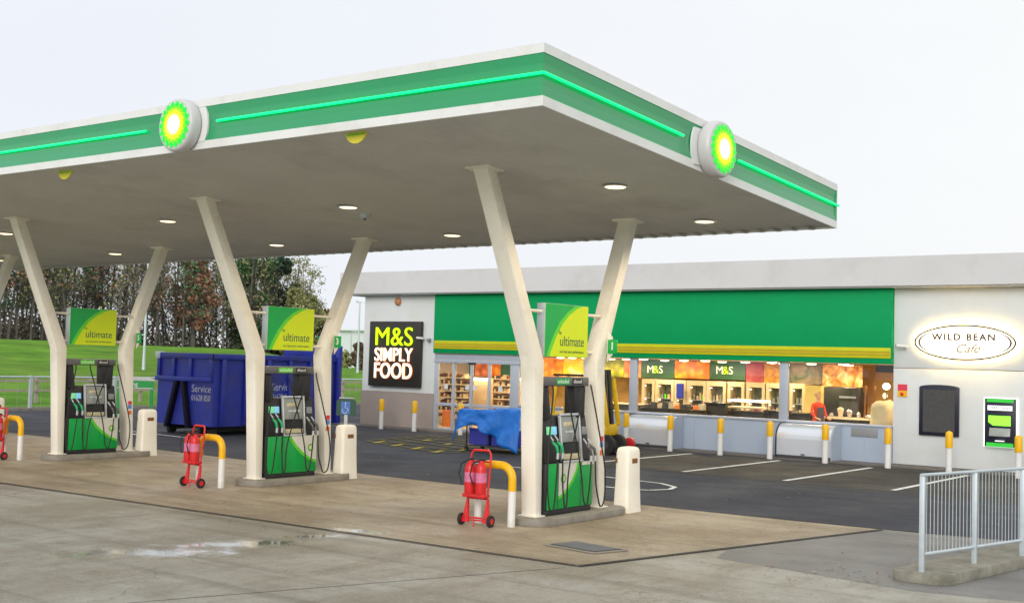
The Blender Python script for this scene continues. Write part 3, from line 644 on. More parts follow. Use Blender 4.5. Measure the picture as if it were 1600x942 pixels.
def flag(x, dy, num, side, label):
    y = 16.22+dy; xx = x+side*.24; root = thing('pump_number_sign', (xx, y, 2.69), label, 'number sign', 'pump number signs')
    b = MB(); b.prism([(x+side*.13, y-.01, 2.92), (xx-side*.02, y-.01, 2.84), (xx-side*.02, y-.01, 2.55), (x+side*.13, y-.01, 2.44)], (0, .02, 0)); b.build('bracket', 'cream', root)
    MB().box((xx-.085, y-.035, 2.575), (xx+.085, y-.012, 2.80)).build('plate', 'pumpgreen', root, bevel=.004)
    text(str(num), .17, (xx, y-.037, 2.69), FACE_Y, 'whitetext', root, 'number', .001, bold=.004)
def litter(x, y, label):
    root = thing('litter_bin', (x, y, 0), label, 'litter bin', 'cream forecourt bins')
    b = MB(); pts = []
    def ring(hx, hy, z, c):
        o = []
        for sx, sy, a0 in ((1, 1, 0), (-1, 1, 90), (-1, -1, 180), (1, -1, 270)):
            for k in range(5): a = R(a0+90*k/4); o.append((x+sx*(hx-c)+math.cos(a)*c, y+sy*(hy-c)+math.sin(a)*c, z))
        return o
    prof = [(.15, .235, 0, .05), (.145, .225, .06, .05), (.13, .205, .55, .05), (.128, .20, .96, .06), (.12, .192, 1.02, .06), (.105, .172, 1.05, .06), (.07, .13, 1.062, .05)]
    vs = []
    for p in prof: vs += ring(*p)
    n = 20; m = len(prof)
    b.add(vs, [(i*n+k, i*n+(k+1) % n, (i+1)*n+(k+1) % n, (i+1)*n+k) for i in range(m-1) for k in range(n)]+[tuple(range(n))[::-1], tuple(range((m-1)*n, m*n))])
    b.build('body', 'cream', root, smooth=50)
    MB().box((x+.122, y-.085, .80), (x+.133, y+.085, .88)).build('opening', 'slot', root, bevel=.005)
    MB().box((x-.125, y-.209, .80), (x-.08, y-.196, .88)).build('opening', 'slot', root, bevel=.005)
    return root
def hoop(xr, y, label):
    root = thing('hoop_barrier', (xr-.31, y, 0), label, 'barrier', 'white and yellow hoop barriers'); r = .06; xl = xr-.62
    pts = [(xl, y, .52)]+[(xl+.2-.2*math.cos(R(a)), y, .68+.2*math.sin(R(a))) for a in range(0, 91, 10)]+[(xr-.2+.2*math.sin(R(a)), y, .68+.2*math.cos(R(a))) for a in range(0, 91, 10)]+[(xr, y, .52)]
    MB().tube(pts, r, 14).build('yellow_sleeve', 'yellow', root, smooth=50)
    for xx in (xl, xr): MB().tube([(xx, y, 0), (xx, y, .53)], r-.002, 14).build('post', 'whitepaint', root, smooth=50)
def cart(x, y, label, rz=0):
    root = thing('extinguisher_trolley', (0, 0, 0), label, 'trolley', 'red fire extinguisher trolleys')
    # frame, leaning back slightly
    def L(px, z): return (px, .13*(z/1.1)-.02, z)
    for s in (-1, 1):
        MB().tube([L(s*.17, .10), L(s*.17, .95), L(s*.165, 1.04), L(s*.13, 1.09)], .016, 8).build('side_rail', 'red', root, smooth=50)
    MB().tube([L(-.13, 1.09), L(.13, 1.09)], .018, 8).build('handle', 'red', root, smooth=50)
    for z in (.93, .40, .12): MB().tube([L(-.17, z), L(.17, z)], .015, 8).build('cross_bar', 'red', root, smooth=50)
    MB().box((-.19, -.10, .42), (.19, .06, .47)).build('tray', 'red', root, bevel=.01)
    for s in (-1, 1): MB().prism([L(s*.185, .40), (s*.235, -.02, .05), (s*.12, -.02, .05), L(s*.155, .36)], (0, .03, 0)).build('lower_bracket', 'red', root)
    MB().tube([(-.24, .0, .085), (.24, .0, .085)], .012, 8).build('axle', 'red', root, smooth=50)
    MB().tube([(0, -.04, .10), (0, -.08, 0.0)], .012, 8).build('prop', 'red', root, smooth=50)
    for s in (-1, 1):
        w = MB().lathe([(.04, -.022), (.082, -.024), (.088, -.012), (.088, .012), (.082, .024), (.04, .022)], (s*.25, 0, .088), (1, 0, 0), 20).build('wheel', 'rubber', root, smooth=50)
        h = MB().lathe([(.045, -.026), (.045, .026)], (s*.25, 0, .088), (1, 0, 0), 12).build('hub', 'red', root, smooth=50); h.parent = w
        e = MB().lathe([(.078, 0), (.082, .02), (.082, .36), (.07, .42), (.03, .455), (.025, .48)], (s*.095, -.04, .47), (0, 0, 1), 18).build('extinguisher', 'red', root, smooth=50)
        l = MB().lathe([(.0835, .17), (.0835, .31)], (s*.095, -.04, .47), (0, 0, 1), 18); l.f = l.f[:-2]; l.m = l.m[:-2]; l = l.build('label', 'pink', root, smooth=50); l.parent = e
        v = MB().box((s*.095-.02, -.07, .95), (s*.095+.02, 0.02, .985)).build('valve_handle', 'black', root, bevel=.005); v.parent = e
        hs = MB().tube([(s*.095-.02, -.06, .96), (s*.095-.12, -.10, .90), (s*.095-.15, -.11, .74), (s*.095-.09, -.115, .60)], .010, 6).build('hose', 'rubber', root, smooth=50); hs.parent = e
    root.location = (x, y, 0); root.rotation_euler = (0, 0, rz)
    return root
def kerb_island(x, dy, label):
    root = thing('pump_island', (x, 15.4+dy, 0), label, 'kerbed island', 'low concrete pump islands')
    ya, yb = 14.12+dy, 16.72+dy; hx = .40
    p = [(x+hx*math.cos(R(a)), ya+.4+.4*math.sin(R(a)), 0) for a in range(180, 361, 15)]+[(x+hx*math.cos(R(a)), yb-.4+.4*math.sin(R(a)), 0) for a in range(0, 181, 15)]
    MB().prism(p, (0, 0, .12)).build('kerb', 'concrete', root, bevel=.02)
for i, (x, dy) in enumerate(isl):
    o = ordn[i]+' petrol pump'; o2 = {0: 'the nearest pump', 1: 'the second nearest pump', 2: 'the third nearest pump', 3: 'the far left pump'}[i]
    kerb_island(x, dy, 'low grey kerbed concrete island under '+o2)
    column(x, 14.42+dy, 14.33+dy, [13.04, 13.36, 13.6, 13.6][i], 'cream bent steel column on the front side of '+o2, False)
    column(x, 16.17+dy, 16.03+dy, [16.98, 17.42, 17.28, 17.30][i], 'cream bent steel column on the shop side of '+o2, True)
    if i < 4: pump(x, dy, 0 if i == 0 else 1, {0: 'black framed petrol pump nearest the canopy corner, its white flash and emblem on the left', 1: 'black framed petrol pump in front of the blue skip, green panel with white right corner', 2: 'black framed petrol pump in front of the grass bank, green panel with white right corner', 3: 'petrol pump on the farthest left island'}[i])
    promo(x, dy, 'square lime and green fuel sign between columns above '+o2)
    flag(x, dy, 2*i+1, 1, 'small green plate with white number %d on the right of its column' % (2*i+1))
    flag(x, dy, 2*i+2, -1, 'small green plate with white number %d on the left of its column' % (2*i+2))
    litter([-10.12, -16.67, -23.09, -29.6][i], [16.86, 16.95, 16.98, 17.0][i], 'cream upright litter bin with brown slot beside '+o2)
    xr = [-10.32, -16.83, -23.55, -30.0][i]; yh = 13.95+[0, .05, .18, .2][i]
    hoop(xr, yh, 'white hoop barrier with thick yellow top in front of '+o2)
    cart(xr-.42, yh-.30, 'red two-wheeled trolley with two fire extinguishers at the hoop by '+o2, R([6, -3, 9, 2][i]))

# drain cover in the slab
root = thing('drain_cover', (-8.45, 13.1, .004), 'dark rectangular drain cover set in the stained concrete slab', 'drain cover')
MB().prism([(-9.0, 12.88, .01), (-8.12, 12.76, .01), (-7.95, 13.32, .01), (-8.84, 13.44, .01)], (0, 0, .012)).build('frame', 'concrete', root)
MB().prism([(-8.93, 12.93, .0225), (-8.16, 12.82, .0225), (-8.02, 13.28, .0225), (-8.80, 13.38, .0225)], (0, 0, .003)).build('plate', 'drain', root)
b = MB()
for k in range(12):
    t = (k+.5)/12; p = Vector((-8.90, 12.95, .028)).lerp(Vector((-8.19, 12.85, .028)), t); q = Vector((-8.78, 13.36, .028)).lerp(Vector((-8.05, 13.26, .028)), t); b.tube([p, q], .006, 4)
b.build('slats', 'mid', root)

# ------------------------------------------------------------------ shop
Y = 30.7
shop = thing('forecourt_shop', (-18, 33, 0), 'long single storey shop with white roof band, green board and lit glass front', 'building')
b = MB(); b.box((-29.48, Y, 1.24), (-26.12, Y+.2, 4.62)); b.box((-29.48, Y+.21, 0), (-29.28, 38, 4.62)); b.box((-29.28, 37.8, 0), (-1, 38, 4.62)); b.box((-1.2, Y+.2, 0), (-1, 37.8, 4.62)); b.box((-26.12, Y+.02, 2.62), (-10.46, Y+.2, 4.62))
b.build('wall', 'wall', shop)
b = MB(); b.box((-10.46, Y-.03, .06), (-1, Y+.2, 2.52)); b.box((-10.46, Y-.028, 2.535), (-1, Y+.2, 4.62)); b.build('wall', 'wall', shop, bevel=.004)
MB().box((-29.5, Y-.03, .05), (-26.12, Y+.19, 1.232)).build('plinth', 'taupe', shop)
MB().box((-10.44, Y-.015, 0.05), (-1, Y+.1, .058)).build('skirting', 'dark', shop)
b = MB(); b.box((-30.35, Y-.42, 4.64), (0, 38.8, 5.40)); rf = b.build('roof', 'roofband', shop)
MB().box((-30.2, Y-.35, 4.60), (-.2, 38.7, 4.638)).build('roof_soffit', 'drum', shop)
# green signboard with ribbed yellow stripe
MB().box((-26.10, Y-.14, 2.62), (-10.47, Y-.001, 4.598)).build('green_board', 'shopgreen', shop, bevel=.01)
MB().box((-26.06, Y-.165, 2.765), (-10.50, Y-.1405, 3.04)).build('yellow_stripe', 'yellowstripe', shop, bevel=.012)
MB().box((-26.055, Y-.169, 2.84), (-10.505, Y-.1655, 2.94)).build('stripe_centre', 'oliveline', shop)
b = MB(); b.box((-26.055, Y-.172, 2.832), (-10.505, Y-.1655, 2.841)); b.box((-26.055, Y-.172, 2.938), (-10.505, Y-.1655, 2.947)); b.build('stripe_groove', mat('dark_olive', (.22, .19, .02), .7), shop)
# low panelled wall below the windows
MB().box((-22.5, Y-.06, .05), (-10.47, Y+.1, .97)).build('window_base', 'kick', shop)
b = MB()
for x in (-22.4, -20.9, -19.4, -16.2, -15.3, -13.8, -11.9, -11.2): b.box((x-.012, Y-.075, .06), (x+.012, Y-.0605, .95))
b.build('panel_joint', 'alu', shop)
MB().box((-22.5, Y-.10, .972), (-10.47, Y+.12, 1.03)).build('window_sill', 'alu', shop, bevel=.006)
MB().box((-11.9+.35, Y-.085, .70), (-10.85, Y-.0615, .93)).build('vent_grille', 'mid', shop, bevel=.003)
# window mullions and panes
for x, wd in ((-22.3, .10), (-18.30, .125), (-13.50, .125)):
    MB().box((x-wd, Y-.04, 1.032), (x+wd, Y+.08, 2.615)).build('mullion', 'alu', shop, bevel=.006)
for xa, xb in ((-22.2, -18.42), (-18.17, -13.63), (-13.37, -10.47)):
    MB().box((xa, Y+.01, 1.032), (xb, Y+.02, 2.612)).build('window_pane', 'glass', shop)
# entrance
dr = MB()
for x, wd in ((-26.02, .07), (-25.27, .045), (-24.50, .045), (-23.76, .04), (-22.72, .17)): dr.box((x-wd, Y-.05, .05), (x+wd, Y+.05, 2.30))
dr.box((-26.1, Y-.07, 2.30), (-22.5, Y+.05, 2.42)); dr.box((-26.1, Y-.04, 2.425), (-22.5, Y+.05, 2.615))
dr.box((-25.95, Y-.035, .86), (-25.31, Y+.035, .96)); dr.box((-25.22, Y-.035, .86), (-24.55, Y+.035, .96)); dr.box((-24.45, Y-.035, .86), (-23.80, Y+.035, .96)); dr.box((-23.72, Y-.035, .86), (-22.9, Y+.035, .96))
dr.box((-25.95, Y-.03, .05), (-22.9, Y+.03, .12))
df = dr.build('entrance_frame', 'alu', shop, bevel=.004)
for xa, xb in ((-25.95, -25.31), (-25.22, -24.55), (-24.45, -23.80), (-23.72, -22.90)):
    p = MB().box((xa, Y, .12), (xb, Y+.01, 2.30)).build('door_pane', 'glass', shop); p.parent = df
for x in (-25.60, -24.68, -24.36, -23.3):
    MB().box((x-.08, Y-.012, 1.42), (x+.08, Y-.004, 1.58)).build('door_sticker', 'white', shop)
MB().box((-24.62, Y-.10, 2.27), (-24.28, Y-.055, 2.33)).build('door_sensor', 'black', shop, bevel=.01)
# interior shell
MB().box((-29.2, Y+.25, 0), (-1.2, 37.7, .05)).build('shop_floor', 'tile', shop)
MB().box((-29.2, Y+.25, 2.625), (-1.2, 37.7, 2.70)).build('shop_ceiling', 'ceiling', shop)
MB().box((-29.2, 37.55, .05), (-1.3, 37.7, 2.62)).build('back_wall', 'brownwall', shop)
MB().box((-9.2, Y+.25, .05), (-9.1, 37.5, 2.62)).build('side_wall', 'brownwall', shop)
# ceiling lights in the shop
for i in range(9):
    for j in range(3):
        x = -27.4+i*2.15+j*.5; y = 32.1+j*1.7; zc = 2.623
        if x > -9.6: continue
        r_ = thing('shop_ceiling_light', (x, y, zc), 'bright warm round ceiling light inside the shop, seen through the glass', 'ceiling light', 'ceiling lights inside the shop')
        MB().lathe([(.17, 0), (.17, -.02), (.15, -.022)], (x, y, zc), (0, 0, 1), 16).build('frame', 'white', r_); MB().lathe([(.145, -.0225), (.13, -.05), (.02, -.06)], (x, y, zc), (0, 0, 1), 16).build('diffuser', 'panel_led', r_, smooth=50)
        l = bpy.data.lights.new('shop_lamp', 'AREA'); l.shape = 'DISK'; l.size = .3; l.energy = 38; l.color = (1, .72, .42)
        o = bpy.data.objects.new('shop_lamp', l); col.objects.link(o); o.location = (0, 0, -.075); o.parent = r_
# back wall posters (flat printed panels)
PB = {
 'orange': blob_mat('orange_fruit_print', [(.95, .42, .02), (.85, .22, .02), (.45, .08, .01)], 5, .5, 1),
 'apple': blob_mat('peach_print', [(.95, .40, .14), (.8, .20, .05), (.3, .06, .01)], 4, .5, 2),
 'berry': blob_mat('berry_print', [(.45, .06, .07), (.35, .03, .05), (.55, .2, .15)], 3.5, .35, 3),
 'juice': blob_mat('juice_print', [(.8, .34, .03), (.55, .22, .04), (.25, .09, .02)], 2.5, .4, 4, 'NOISE'),
 'bread': blob_mat('bread_print', [(.35, .08, .02), (.85, .36, .08), (1, .72, .35)], 2.2, .5, 5, 'NOISE'),
 'lemon': blob_mat('yellow_fruit_print', [(.85, .70, .03), (.35, .35, .03), (.08, .10, .02)], 4, .45, 6),
 'gold': blob_mat('gold_display_print', [(.85, .42, .02), (.9, .5, .03), (1, .85, .4)], 1.6, .55, 7, 'NOISE'),
 'mural': blob_mat('green_mural_print', [(.03, .09, .04), (.20, .16, .10), (.35, .26, .18)], 1.5, .25, 8, 'NOISE')}
YB = 36.5
def poster(u0, u1, v, m, label, txt=None, y=YB, z1=2.60):
    a = at(u0, v, y); c = at(u1, v, y); z0 = (a.z+c.z)/2
    root = thing('wall_poster', ((a.x+c.x)/2, y, z0), label, 'poster')
    MB().box((a.x, y, z0), (c.x, y+.04, z1)).build('board', 'pgreen' if m == 'pgreen' else PB[m], root)
    if txt:
        w_ = (c.x-a.x)
        text('M', .38, (a.x+w_*.28, y-.006, z0+.30), FACE_Y, 'warmlit', root, 'lettering', .004); text('&', .38, (a.x+w_*.45, y-.006, z0+.30), FACE_Y, 'limelit', root, 'lettering', .004); text('S', .38, (a.x+w_*.60, y-.006, z0+.30), FACE_Y, 'warmlit', root, 'lettering', .004)
poster(684, 706, 588, 'apple', 'orange-red food poster inside, behind the far left door pane')
poster(708, 740, 588, 'pgreen', 'dark green wall panel inside, behind the entrance doors')
poster(742, 768, 588, 'apple', 'reddish food poster inside, behind the sliding doors')
poster(769, 781, 588, 'orange', 'narrow orange food poster inside, right side of the entrance')
poster(782, 838, 588, 'pgreen', 'dark green wall panel inside, just right of the entrance')
poster(846, 880, 590, 'orange', 'orange food poster behind the nearest lime fuel sign')
poster(880, 918, 592, 'gold', 'large golden yellow poster behind the nearest petrol pump')
poster(926, 974, 588, 'lemon', 'yellow and green fruit poster behind the forklift')
poster(975, 1001, 590, 'apple', 'peach coloured fruit poster beside the dark green lettered panel')
poster(1002, 1053, 591, 'pgreen', 'dark green panel lettered M&S, the left one of two', 1)
poster(1054, 1108, 591, 'orange', 'bright orange fruit poster between the two lettered green panels')
poster(1109, 1164, 593, 'pgreen', 'dark green panel lettered M&S, the right one of two', 1)
poster(1165, 1192, 597, 'berry', 'dark red berry poster right of the lettered panels')
poster(1193, 1226, 599, 'juice', 'amber drinks poster left of a window mullion')
poster(1228, 1284, 600, 'mural', 'green and brown mural panel right of a window mullion')
poster(1285, 1347, 604, 'bread', 'large bread and pastry poster above the oven')
# fridges along the back wall
def fridge(u0, u1, v0, v1, y, label, m='fridgedark', fr='warmwhite', shelves=3, spots=True):
    a = at(u0, v0, y); c = at(u1, v0, y); zt = (a.z+c.z)/2; z0 = .05
    root = thing('display_fridge', ((a.x+c.x)/2, y, z0), label, 'display fridge', 'fridges along the shop back wall')
    b = MB(); b.box((a.x, y, zt-.16), (c.x, y+.6, zt)); b.box((a.x, y, z0), (a.x+.10, y+.6, zt-.16)); b.box((c.x-.10, y, z0), (c.x, y+.6, zt-.16)); b.box((a.x+.1, y+.55, z0), (c.x-.1, y+.6, zt-.16)); b.build('cabinet', fr, root)
    MB().box((a.x+.1, y+.5, z0+.2), (c.x-.1, y+.548, zt-.17)).build('back_liner', m, root)
    for k in range(shelves):
        z = .55+k*(zt-.85)/shelves; s_ = MB().box((a.x+.1, y+.1, z), (c.x-.1, y+.5, z+.02)).build('shelf', 'silver', root)
        x = a.x+.16; b = MB()
        while x < c.x-.2:
            h = random.uniform(.12, .24); b.box((x, y+.16, z+.021), (x+.07, y+.40, z+.02+h)); b.mi = random.randrange(4); x += random.uniform(.09, .15)
        b.build('groceries', ['mid', 'beige', 'redstick', 'limeedge'], root)
    if spots:
        for z in (zt-.22, 1.25): MB().lathe([(.035, 0), (.03, -.02)], ((a.x*.8+c.x*.2), y+.08, z), (0, 0, 1), 10).build('spot_lamp', 'spot_em', root)
for i, (u0, u1) in enumerate(((1003, 1023), (1024, 1053), (1054, 1072), (1073, 1103), (1104, 1134), (1137, 1163), (1166, 1195), (1197, 1222), (1234, 1258))):
    fridge(u0, u1, 592+i*.9, 640, 35.9, 'pale framed display fridge on the shop back wall, number %d from the left'.replace('number %d from the left', ['behind the left silver bin', 'second from the left window mullion', 'beside the blue banner', 'below the orange poster', 'under the right lettered panel', 'below its right end', 'under the berry poster', 'under the amber poster', 'right of the mullion'][i]))
MB_ = MB().box(tuple(at(1057, 599, 35.7)), tuple(at(1068, 622, 35.8))); K['royal'] = mat('royal_blue_cloth', (.01, .03, .5), .6); o = MB_.build('blue_banner', 'royal'); tag(o, 'small upright blue banner hanging before the back fridges', 'banner')
# yellow partition, oven block
a = at(1258, 602, 35.5); c = at(1283, 602, 35.5)
tag(MB().box((a.x, 35.5, .05), (c.x, 36.0, a.z)).build('partition', mat('pale_yellow_panel', (.72, .60, .22), .6)), 'pale yellow upright panel beside the person in red', 'partition')
a = at(1287, 604, 34.5); c = at(1343, 604, 34.5)
ov = thing('oven_unit', ((a.x+c.x)/2, 34.5, .05), 'black bakery oven unit with steel shelf under the bread poster', 'oven')
MB().box((a.x, 34.5, 1.05), (c.x, 35.2, a.z)).build('housing', 'black', ov, bevel=.02); MB().box((a.x+.5, 34.47, 1.60), (c.x-.1, 34.5, 1.66)).build('handle', 'steel', ov)
MB().box((a.x+.5, 34.49, 1.12), (c.x-.05, 34.498, 1.5)).build('oven_door', 'dark', ov); MB().box((a.x, 34.3, 1.0), (c.x, 35.2, 1.05)).build('worktop', 'steel', ov)
MB().box((a.x+.05, 34.5, .05), (c.x-.05, 35.2, 1.0)).build('base', 'counter', ov)
# counters and produce units behind the windows
def counter(u0, u1, y, zt, label, top='counter', name='shop_counter', bands=()):
    a = at(u0, 640, y); c = at(u1, 640, y); root = thing(name, ((a.x+c.x)/2, y, .05), label, 'counter')
    MB().box((a.x, y, .05), (c.x, y+.7, zt)).build('body', 'counter', root, bevel=.01); MB().box((a.x-.02, y-.04, zt+.002), (c.x+.02, y+.74, zt+.04)).build('worktop', top, root, bevel=.005)
    return root, a.x, c.x
rt, xa, xb = counter(1000, 1098, 32.3, 1.06, 'long dark produce counter behind the left window')
b = MB(); x = xa+.1
while x < xb-.2:
    h = random.uniform(.08, .2); b.mi = random.randrange(4); b.box((x, 32.4, 1.10), (x+.16, 32.8, 1.10+h)); x += random.uniform(.18, .24)
tag(b.build('food_packs', ['warmwhite', 'orangeboard', 'beige', 'dark']), 'row of pale food packs on the long dark produce counter', 'food', None, 'stuff')
rt, xa, xb = counter(1101, 1134, 32.6, 1.30, 'brown till counter left of the lit shelf')
rt, xa, xb = counter(1136, 1192, 32.2, 1.10, 'dark chilled unit with two lit shelves')
for z in (1.42, 1.22): MB().box((xa, 32.25, z), (xb, 32.7, z+.05)).build('lit_shelf', 'panel_led' if z > 1.3 else 'beige', rt)
b = MB(); [b.box((xx, 32.5, 1.14), (xx+.03, 32.55, 1.42)) for xx in (xa, xb-.03)]; b.build('shelf_post', 'dark', rt)
rt, xa, xb = counter(1194, 1222, 32.6, 1.15, 'low dark counter beside a window mullion')
rt, xa, xb = counter(1233, 1266, 33.0, 1.10, 'dark counter just left of the person in red')
rt, xa, xb = counter(1288, 1362, 33.0, 1.02, 'cafe worktop right of the person in red', 'beige')
b = MB()
for k in range(7):
    xx = xa+.1+k*.27; b.mi = random.randrange(3); b.lathe([(.05, 0), (.06+.02*((k*5) % 3), .07+.06*((k*7) % 4)), (.03, .12+.06*((k*3) % 4))], (xx, 33.3, 1.062), (0, 0, 1), 10)
tag(b.build('cafe_items', ['steel', 'warmwhite', 'slot']), 'cluster of cups and jars on the cafe worktop', 'cups', None, 'stuff')
rt, xa, xb = counter(905, 995, 33.0, 1.12, 'pale topped counter behind the forklift', 'warmwhite')
# covered sack, floor lamp, menu screen, posts near right window end
sx = at(1382, 650, 32.0)
b = MB(); n = 14
for j in range(8):
    for k in range(n):
        a = 2*math.pi*k/n; t = j/7; rr = (.42*math.sin(math.pi*(.18+.8*t)*.62+.25))*(1+.40*noise.noise((math.cos(a)*2, math.sin(a)*2, t*3)))
        b.v.append(Vector((sx.x+math.cos(a)*rr*1.25*(1-t*.45), 32.0+math.sin(a)*rr*(1-t*.4), .75+t*.85+.16*noise.noise((math.cos(a)*1.3+3, math.sin(a)*1.3+t*2, 2)))))
for j in range(7):
    for k in range(n): b.f.append((j*n+k, j*n+(k+1) % n, (j+1)*n+(k+1) % n, (j+1)*n+k)); b.m.append(0)
b.f.append(tuple(range(7*n, 8*n))); b.m.append(0)
sk_ = thing('covered_display', (sx.x, 32, .05), 'rounded display under a cream cloth at the right end of the windows', 'covered display')
b.build('cloth_cover', 'sack', sk_, smooth=80); MB().box((sx.x-.3, 31.75, .05), (sx.x+.3, 32.25, .80)).build('stand', 'beige', sk_)
lx = at(1385, 604, 33.5); lp = thing('cafe_lamp', (lx.x, 33.5, .05), 'glowing white lamp on a tall stand above the cream cloth', 'lamp')
MB().tube([(lx.x, 33.5, .05), (lx.x, 33.5, 1.85)], .015, 8).build('stand', 'dark', lp); MB().lathe([(.03, -.09), (.09, -.05), (.11, .02), (.06, .09), (.02, .10)], (lx.x, 33.5, 2.0), (0, 0, 1), 16).build('shade', 'spot_em', lp, smooth=50)
MB().lathe([(.03, -.08), (.06, -.04), (.06, .03), (.02, .07)], (lx.x-.05, 33.55, 1.74), (0, 0, 1), 16).build('lower_shade', 'lens', lp, smooth=50)
a = at(1368, 570, 31.6); c = at(1396, 582, 31.6)
tag(MB().box((a.x, 31.6, c.z), (c.x, 31.68, 2.60)).build('menu_screen', 'black', None, bevel=.01), 'dark hanging menu screen in the top right window corner', 'screen')
for u in (1352, 1366):
    a = at(u, 615, 33.8); tag(MB().lathe([(.12, 0), (.035, .03), (.03, 1.75), (.06, 1.8), (.05, 1.95)], (a.x, 33.8, .05), (0, 0, 1), 10).build('coat_post', 'slot', None, smooth=50), 'slim brown post in the cafe corner, '+('left one beside the oven' if u < 1360 else 'right one below the menu screen'), 'post')
# shelves and arch seen through the entrance
def shelves(u0, u1, y, label):
    a = at(u0, 600, y); c = at(u1, 600, y); root = thing('grocery_shelf', ((a.x+c.x)/2, y, .05), label, 'shelf unit')
    MB().box((a.x, y+.4, .05), (c.x, y+.44, 1.85)).build('back_panel', 'beige', root)
    for k in range(7):
        z = .3+k*.24; MB().box((a.x, y, z), (c.x, y+.39, z+.035)).build('shelf_board', 'warmwhite', root)
        b = MB(); x = a.x+.02
        while x < c.x-.08: b.mi = random.randrange(4); b.box((x, y+.06, z+.036), (x+.06, y+.3, z+.06+random.uniform(.05, .12))); x += random.uniform(.07, .1)
        b.build('groceries', ['beige', 'dark', 'slot', 'warmwhite'], root)
shelves(684, 727, 33.4, 'warm lit bread shelves behind the left entrance panes')
shelves(770, 795, 34.2, 'grocery shelves behind the right entrance pane')
a = at(728, 590, 34.8); c = at(764, 590, 34.8)
tag(MB().box((a.x, 34.8, .05), (c.x, 35.1, a.z+.02)).build('display_unit', 'beige', None, bevel=.03), 'smooth beige display unit seen between the sliding doors', 'display unit')
MB().box((a.x, 34.7, a.z-.08), (c.x, 34.79, a.z+.02)).build('lit_top', 'panel_led', bpy.data.objects['display_unit'])
bpy.data.objects['lit_top'].parent = bpy.data.objects['display_unit']
a = at(800, 590, 33.6); c = at(835, 590, 33.6)
du = MB().box((a.x, 33.6, .05), (c.x, 33.9, a.z)).build('display_unit', 'beige', None, bevel=.03); tag(du, 'smooth beige display unit right of the entrance, partly behind a column', 'display unit')
g = MB().box((a.x, 33.52, a.z-.08), (c.x, 33.59, a.z)).build('lit_top', 'panel_led', None); g.parent = du
a = at(691, 640, 31.3); c = at(706, 663, 31.3)
tag(MB().box((a.x, 31.3, .12), (c.x+.05, 31.36, a.z)).build('orange_notice_board', 'orangeboard', None, bevel=.01), 'orange board standing low behind the far left entrance pane', 'board')

# ------------------------------------------------------------------ signs on the shop wall
ms = thing('illuminated_shop_sign', (-27.85, Y-.05, 1.4), 'black square sign with glowing letters M&S SIMPLY FOOD on the left wall', 'shop sign')
MB().box((-29.06, Y-.16, 1.42), (-26.66, Y-.032, 3.68)).build('board', 'signblack', ms, bevel=.02)
for s, z, h, m, wd, bd in (('M&S', 3.12, .92, 'limelit', 1.72, -.004), ('SIMPLY', 2.50, .66, 'warmlit', 1.76, .004), ('FOOD', 1.94, .76, 'warmlit', 1.74, .006)):
    text(s, h, (-27.87, Y-.20, z), FACE_Y, m, ms, 'lettering', .02, bold=bd, width=wd)
text('SIMPLY', .66, (-27.87, Y-.172, 2.50), FACE_Y, 'rimlit', ms, 'letter_rim', .008, bold=.010, width=1.78)
text('FOOD', .76, (-27.87, Y-.172, 1.94), FACE_Y, 'rimlit', ms, 'letter_rim', .008, bold=.024, width=1.78)
# oval cafe sign
cxs, czs, ra, rb = -8.655, 3.205, 1.245, .455
cs = thing('oval_cafe_sign', (cxs, Y-.03, czs), 'glowing cream oval sign reading WILD BEAN Cafe on the right wall', 'shop sign')
def oval(a, b_, y, n=64, cx=cxs, cz=czs): return [(cx+a*math.cos(2*math.pi*k/n), y, cz+b_*math.sin(2*math.pi*k/n)) for k in range(n)]
MB().prism(oval(ra-.01, rb-.01, Y-.085), (0, -.02, 0)).build('halo_light', 'halo', cs)
MB().prism(oval(ra, rb, Y-.11), (0, -.03, 0)).build('face', 'signface', cs)
def ovring(a1, b1, a2, b2, y, m, nm, dx=0, dz=0, th=.006):
    o1 = oval(a1, b1, y); o2 = oval(a2, b2, y, cx=cxs+dx, cz=czs+dz); n = 64; b = MB()
    for k in range(n):
        j = (k+1) % n; p = [o1[k], o1[j], o2[j], o2[k]]; b.add([(q[0], y, q[2]) for q in p]+[(q[0], y-th, q[2]) for q in p], [(0, 1, 2, 3), (4, 5, 6, 7), (0, 1, 5, 4), (2, 3, 7, 6)])
    b.build(nm, m, cs)
ovring(ra-.002, rb-.002, ra-.045, rb-.045, Y-.141, 'browntext', 'oval_rim')
ovring(ra-.105, rb-.075, ra-.150, rb-.078, Y-.141, 'browntext', 'inner_oval', .0, -.0)
text('WILD BEAN', .225, (cxs-.02, Y-.143, czs+.13), FACE_Y, 'browntext', cs, 'lettering', .003, width=1.54, space=1.25, bold=.006)
text('Cafe', .30, (cxs+.06, Y-.143, czs-.155), FACE_Y, 'tantext', cs, 'lettering', .003, width=.58, shear=.45, sy=1.0, bold=.002)
# poster case
pc = thing('poster_case', (-9.27, Y-.03, .83), 'black wall mounted notice case with arched top on the white wall', 'notice case')
p = [(-9.77, Y-.10, .84), (-8.78, Y-.10, .84), (-8.78, Y-.10, 2.06)]+[(-9.275+.495*math.cos(R(a))*1, Y-.10, 2.06+.07*math.sin(R(a))) for a in range(10, 171, 16)]+[(-9.77, Y-.10, 2.06)]
MB().prism(p, (0, .069, 0)).build('frame', 'navy', pc, bevel=.008)
MB().box((-9.67, Y-.106, .93), (-8.88, Y-.101, 2.0)).build('screen', mat('dull_black_screen', (.06, .06, .06), .4, var=.2, vs=20), pc)
